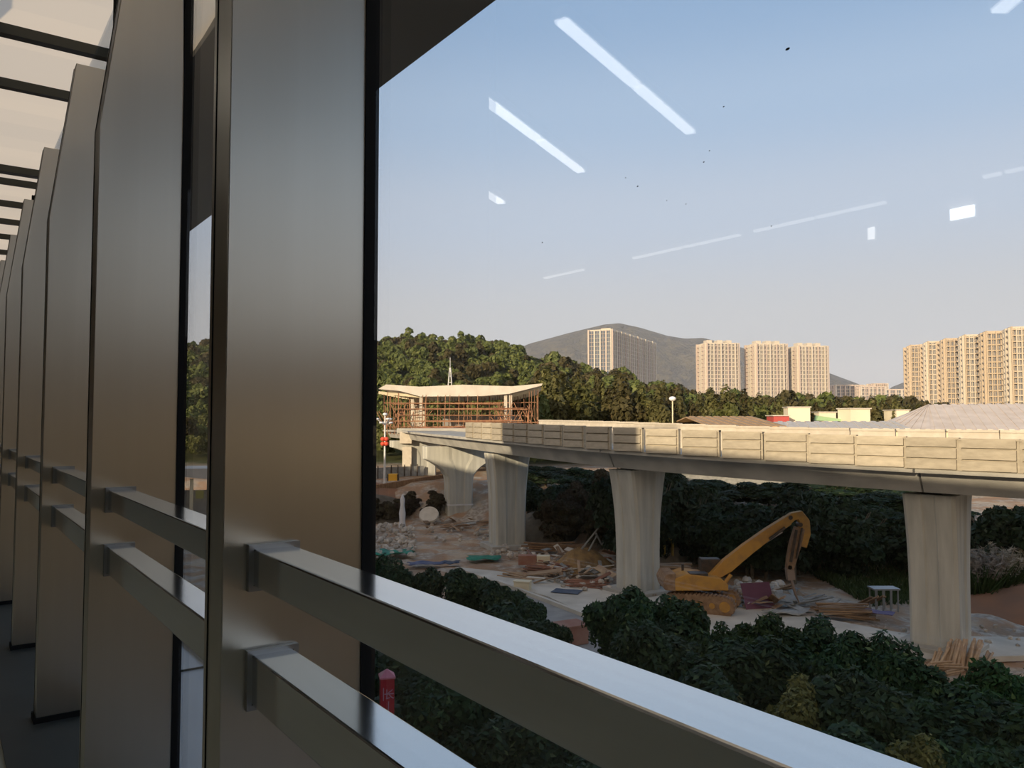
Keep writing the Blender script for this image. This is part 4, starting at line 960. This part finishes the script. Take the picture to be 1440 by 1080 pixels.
# red sign column below the window
q = P(544, 965, 15.5)
t = thing('red_sign_column', 'red four-sided sign column with pale characters and a pointed cap', 'sign', (q.x, q.y, 0), .25)
zt = P(544, 952, 15.5).z; M_rsign = mat('red_sign_paint', (.42, .012, .03), .45); M_pink = mat('sign_lettering', (.5, .32, .42), .5)
MB().box((0, 0, zt/2), (.26, .26, zt)).obj('shaft', M_rsign, t)
MB().rings([[Vector((r_*a, r_*b, z)) for a, b in ((-1, -1), (1, -1), (1, 1), (-1, 1))] for r_, z in ((.15, zt), (.15, zt + .03), (.01, zt + .15))]).obj('cap', mat('sign_cap', (.62, .2, .25), .5), t)
for ch, z, sz in (('长', zt - .36, .2),):
    cu = bpy.data.curves.new('lettering', 'FONT'); cu.body = ch; cu.size = sz; cu.extrude = .004; cu.materials.append(M_pink); cu.align_x = 'CENTER'
    o = link('lettering', cu, t, (.03, -.135, z)); o.rotation_euler = (PI/2, 0, 0)
MB().box((-.075, -.133, zt - .28), (.016, .006, .24)).box((.02, -.133, zt - .52), (.016, .006, .2)).obj('lettering_strokes', M_pink, t)

# gatehouse seen through the slit between fins
q = P(274, 735, 62); gz = max(0.2, q.z); t = thing('gate_shelter', 'small shelter with a pale sagging roof seen through the slit between the fins', 'shelter', (q.x, q.y, gz), .2)
zr = P(274, 672, 62).z - gz
MB().extr([(-3.5, zr + .7), (-1.2, zr + .25), (1, zr), (3.4, zr + .1), (3.4, zr + .8), (-1, zr + .8)], -1.5, 2.5).obj('roof', M_white, t)
for x in (-.1, 2.2, -2.8): MB().box((x, -1, zr/2), (.22, .22, zr)).obj('column', M_cream, t)
MB().box((-1.0, -1.6, zr*.62), (.9, .08, .95)).obj('notice_board', M_housing, t)
MB().box((.55, -1.3, zr*.66), (.55, .3, .6)).obj('yellow_sign', mat('mustard_sign', (.30, .28, .06), .6), t); MB().box((.5, 1.2, zr*.35), (5.4, .2, zr*.7)).obj('back_wall', M_grey_board, t)
rl = MB()
for k in range(14): rl.box((-2.6 + k*.4, -3, .55), (.05, .05, 1.1))
rl.box((0, -3, 1.1), (5.4, .06, .06)).box((0, -3, .3), (5.4, .06, .06)); rl.obj('railing', M_collar, t)

# ================================================================== SHEDS BEHIND THE VIADUCT
M_corr = mat('corrugated_roof', (.78, .68, .58), .7, c2=(.68, .58, .48), scale=.5)
def shed(px0, px1, pyt, pye, Y, dep, label, m, name='long_shed', rz=0.0, hip=0.0):
    a = P(px0, pye, Y); b = P(px1, pye, Y); g0 = 3.0; ze = a.z; ridge = P((px0+px1)/2, pyt, Y + dep/2).z
    hw = (b.x - a.x)/2; he = ze - g0; hr = ridge - g0
    t = thing(name, label, 'shed', (a.x + hw*math.cos(rz), Y + hw*math.sin(rz), g0), rz)
    MB().box((0, dep/2, he/2), (hw*2 - .6, dep - .6, he)).obj('wall', M_cream, t)
    rfm = MB(); n = int(hw*2/.5)
    def X1(x, z): return max(x, -hw + hip) if z > he + .01 else x
    xs = [-hw + 2*hw*i/n for i in range(n+1)]
    for (y0, z0), (y1, z1) in (((-.3, he), (dep/2, hr)), ((dep/2, hr), (dep + .3, he))):
        for i in range(n):
            dz = .09 if i % 2 else 0; rfm.add([(X1(xs[i], z0), y0, z0 + dz), (X1(xs[i+1], z0), y0, z0 + dz), (X1(xs[i+1], z1), y1, z1 + dz), (X1(xs[i], z1), y1, z1 + dz), (X1(xs[i], z0), y0, z0 - .15), (X1(xs[i+1], z0), y0, z0 - .15), (X1(xs[i+1], z1), y1, z1 - .15), (X1(xs[i], z1), y1, z1 - .15)], [(0, 1, 2, 3), (0, 4, 5, 1), (3, 2, 6, 7), (0, 3, 7, 4), (1, 5, 6, 2), (7, 6, 5, 4)])
    if hip: rfm.add([(-hw, -.3, he), (-hw, dep + .3, he), (-hw + hip, dep/2, hr)], [(0, 2, 1)])
    rfm.obj('roof', m, t)
    return t
shed(1225, 1600, 570, 604, 92, 34, 'big shed with a broad ribbed pale roof behind the viaduct at right', M_corr, rz=-.42, hip=7)
shed(1090, 1262, 593, 603, 88, 20, 'low pale-roofed shed behind the viaduct right of centre', M_white, rz=-.3)
shed(1000, 1105, 586, 600, 90, 26, 'shed with a brownish roof behind the viaduct near the centre', mat('brown_roof', (.48, .33, .19), .85, c2=(.38, .26, .15), scale=.6))
def cube_house(px0, px1, pyt, pyb, Y, dep, label, m, rz=0):
    a, b = P(px0, pyb, Y), P(px1, pyb, Y); zt = P(px0, pyt, Y).z; t = thing('flat_roof_house', label, 'house', ((a.x+b.x)/2, Y + dep/2, 3.0), rz); w_ = b.x - a.x; h = zt - 3.0
    MB().box((0, 0, h/2), (w_, dep, h)).obj('wall', m, t); MB().box((0, 0, h + .06), (w_ + .3, dep + .3, .14)).obj('roof_edge', M_white, t)
    MB().box((w_*.2, -dep/2 - .02, h*.7), (w_*.2, .08, .9)).obj('window', M_dkmetal, t) if False else None
    return t
M_pcr = mat('pale_cream_wall', (.88, .80, .60), .8, c2=(.80, .72, .54), scale=.3)
cube_house(1111, 1141, 573, 600, 112, 3, 'left white box house standing over the shed roofs', M_pcr, -.12)
cube_house(1192, 1223, 575, 600, 112, 3, 'right cream box house standing over the shed roofs', M_pcr, .2)
cube_house(1261, 1279, 577, 595, 118, 4, 'small white house at the left end of the big ribbed roof', M_pcr)
t = cube_house(1152, 1176, 580, 600, 118, 3, 'low cream house with a green awning between the two box houses', M_pcr)
a = P(1165, 588, 114.5); MB().extr([(-1.9, -.35), (2.6, -.45), (2.6, -.3), (-1.7, .35)], -.6, .6).obj('awning', mat('green_awning', (.35, .55, .30), .6), t, (a.x - t.location.x, a.y - t.location.y, a.z - 3.0))
cube_house(1088, 1110, 585, 600, 110, 3, 'reddish-walled hut left of the white box house', mat('red_sheeting', (.60, .09, .09), .7, c2=(.45, .10, .08), scale=1))
# low wall and sunlit rubble strip beyond the thicket
MB().box((0, 0, .7), (26, .3, 1.5)).box((0, 0, 1.5), (26.2, .45, .1)).obj('boundary_wall', M_grey_board, None, (25, 64, 2.9), -.1, label='grey boundary wall beyond the thicket under the viaduct girder', cat='wall')
# field lamp post and utility pole behind the parapet
q = P(800, 560, 100); t = thing('field_pole', 'tan utility pole with a small bulb head rising among the forest trees', 'pole', (q.x + 13, q.y, 3))
# (placed where the slender pole stands left of the towers)
t.location = (P(946, 592, 100).x, 100, 3.0); zt = P(946, 563, 100).z - 3
MB().tube((0, 0, 0), (0, 0, zt), .11, .08).obj('pole', M_cream, t); MB().ball((0, 0, zt + .2), .38, 10, 6, (1.2, 1.2, .8)).obj('lamp_head', M_globe, t)
q = P(633, 535, 190); t = thing('mast', 'thin pale lattice mast among the hillside trees above the station roof', 'mast', (q.x, q.y, q.z - 5))
mb = MB()
for x, y in ((-.7, -.7), (.7, -.7), (.7, .7), (-.7, .7)): mb.tube((x, y, 0), (x*.15, y*.15, 8.0), .13, n=6)
for z in (1.5, 3, 4.5, 6, 7.2): r_ = .7*(1 - z/9.4); mb.box((0, 0, z), (r_*2.2, r_*2.2, .15))
mb.obj('lattice', M_housing, t); MB().tube((0, 0, 8), (0, 0, 10.5), .08, n=6).obj('antenna', M_housing, t)

# ================================================================== TOWERS
M_tw = mat('tower_plaster', (.64, .57, .46), .85, c2=(.58, .51, .41), scale=.02)
M_tp = mat('tower_pink_plaster', (.60, .49, .40), .85, c2=(.54, .44, .36), scale=.02)
M_tg = mat('tower_window_glass', (.14, .155, .18), .3, c2=(.26, .25, .25), scale=.5)
M_slabg = mat('slab_shade_blue_glass', (.05, .08, .13), .5, c2=(.09, .12, .17), scale=.5)  # window glass darkened and blued to paint in the long face's shade
M_tt = mat('tower_tan_plaster', (.58, .47, .34), .85, c2=(.52, .42, .30), scale=.02)
def tower(loc, w_, dp, h, rz, label, bays=6, group=None, wall=M_tw, acc=M_tp, fl=3.0, sidebays=3, crown=True, name='apartment_tower', pw=.28, slab=.6, glass=None, jk=1.0):
    t = thing(name, label, 'building', loc, rz, group)
    MB().box((0, 0, h/2), (w_ - 1.2, dp - 1.2, h)).obj('core', glass or M_tg, t)
    def face(L_, nb, place, rot):
        bw = L_/nb
        for i in range(nb):
            x = -L_/2 + bw*(i + .5); jut = (1.3, .3, .8, .2)[i % 4]*jk
            m = MB()
            # a solid pier beside each window strip
            m.box((x - bw*(.5 - pw/2), -.3 - jut/2, h/2), (bw*pw, .6 + jut, h + (2.0, .2, 1.2, .6)[i % 4]))
            o = m.obj('wall_pier', wall if i % 3 else acc, t); 
            s_ = MB(); nf = int(h/fl)
            for k in range(nf + 1): s_.box((x + bw*pw/2, -.3 - jut*.3, k*fl + .4), (bw*(1 - pw), .6 + jut*.6, slab))
            s_.box((x + bw*.1, -.25, h/2), (.22, .5, h))
            p = s_.obj('balcony_stack', wall if i % 2 else acc, t)
            for q in (o, p): q.location = place; q.rotation_euler.z = rot
        mb = MB().box((L_/2 - bw*.02, -.5, h/2), (bw*.2, 1.2, h + 1)); q = mb.obj('wall_pier', wall, t); q.location = place; q.rotation_euler.z = rot
    face(w_ - 1, bays, (0, -dp/2 + .5, 0), 0)
    face(dp - 1, sidebays, (-w_/2 + .5, 0, 0), -PI/2)
    face(dp - 1, sidebays, (w_/2 - .5, 0, 0), PI/2)
    MB().box((0, 0, h + .5), (w_ - .5, dp - .5, 1.0)).obj('roof_slab', wall, t)
    if crown:
        for x in (-.3, .02, .3): MB().box((w_*x, 0, h + 2.0), (w_*.16, dp*.4, 3)).obj('roof_house', wall, t)
    return t
TY = 600
def tpos(px, Y): return ((px - 720)/F*Y, Y, 0)
def th(py, Y): return (HY - py)*Y/F + EZ
for px, w_, lb, pt in ((1010, 26, 'leftmost of the three separate cream towers beyond the forest', 483), (1078, 25, 'middle one of the three separate cream towers beyond the forest', 484), (1136, 24, 'rightmost of the three separate cream towers beyond the forest', 487)):
    tower(tpos(px, 612), w_, 18, th(pt, 600), .12, lb, 9, 'cream towers beyond the forest', fl=3.1, sidebays=4)
# slab tower: sunlit short end, long face turned from the sun
A0 = P(860, 592, 600); q1 = P(922, 592, 705); dvec = Vector((q1.x - A0.x, q1.y - A0.y, 0)); Ls = dvec.length; rzs = math.atan2(dvec.y, dvec.x)
end_w = 22
cx = Vector((A0.x, A0.y, 0)) + dvec/2 + Vector((-math.sin(rzs), math.cos(rzs), 0))*end_w*.42
tower((cx.x, cx.y, 0), Ls, end_w*.9, th(464, 600), rzs, 'long slab block, tallest building, with its wide face in shade before the mountain', 22, wall=M_tw, acc=M_tp, fl=3.1, sidebays=4, name='apartment_slab', pw=.22, slab=.25, glass=M_slabg, jk=.45)
# the staggered complex at the right
cpl = [(1291, 500, 487), (1316, 478, 482), (1341, 456, 478), (1368, 436, 473), (1399, 416, 468), (1434, 398, 462), (1474, 380, 456), (1518, 364, 450)]
wds = [22, 23, 23, 23, 24, 24, 25, 25]
lbs = ['leftmost and smallest-looking tower of the tan complex at right', 'second tower from the left in the tan complex', 'third tower from the left in the tan complex', 'fourth tower from the left in the tan complex', 'fifth tower from the left in the tan complex', 'tan tower cut by the right edge of the frame', 'tan tower past the right edge', 'last tan tower past the right edge']
for i, ((px, Y, pt), w_) in enumerate(zip(cpl, wds)):
    tower(tpos(px, Y + 8), w_*.5, 22, th(pt, Y), -.35, lbs[i], 5, 'towers of the tan complex', wall=M_tw if i % 2 else M_tt, acc=M_tt, fl=3.0, crown=False)
for px, Y, pt, w_, lb in ((1190, 700, 543, 26, 'low pinkish block beyond the trees, right of the three towers'), (1222, 690, 545, 22, 'low pinkish block in the middle beyond the trees'), (1262, 720, 549, 34, 'low pinkish block nearest the tan complex'), (1234, 730, 541, 12, 'narrow taller block behind the low pinkish blocks')):
    tower(tpos(px, Y), w_, 14, th(pt, Y), 0, lb, 6, 'low pinkish blocks in the distance', wall=M_tp, acc=M_tw, fl=3.0, crown=False, name='low_apartment_block')
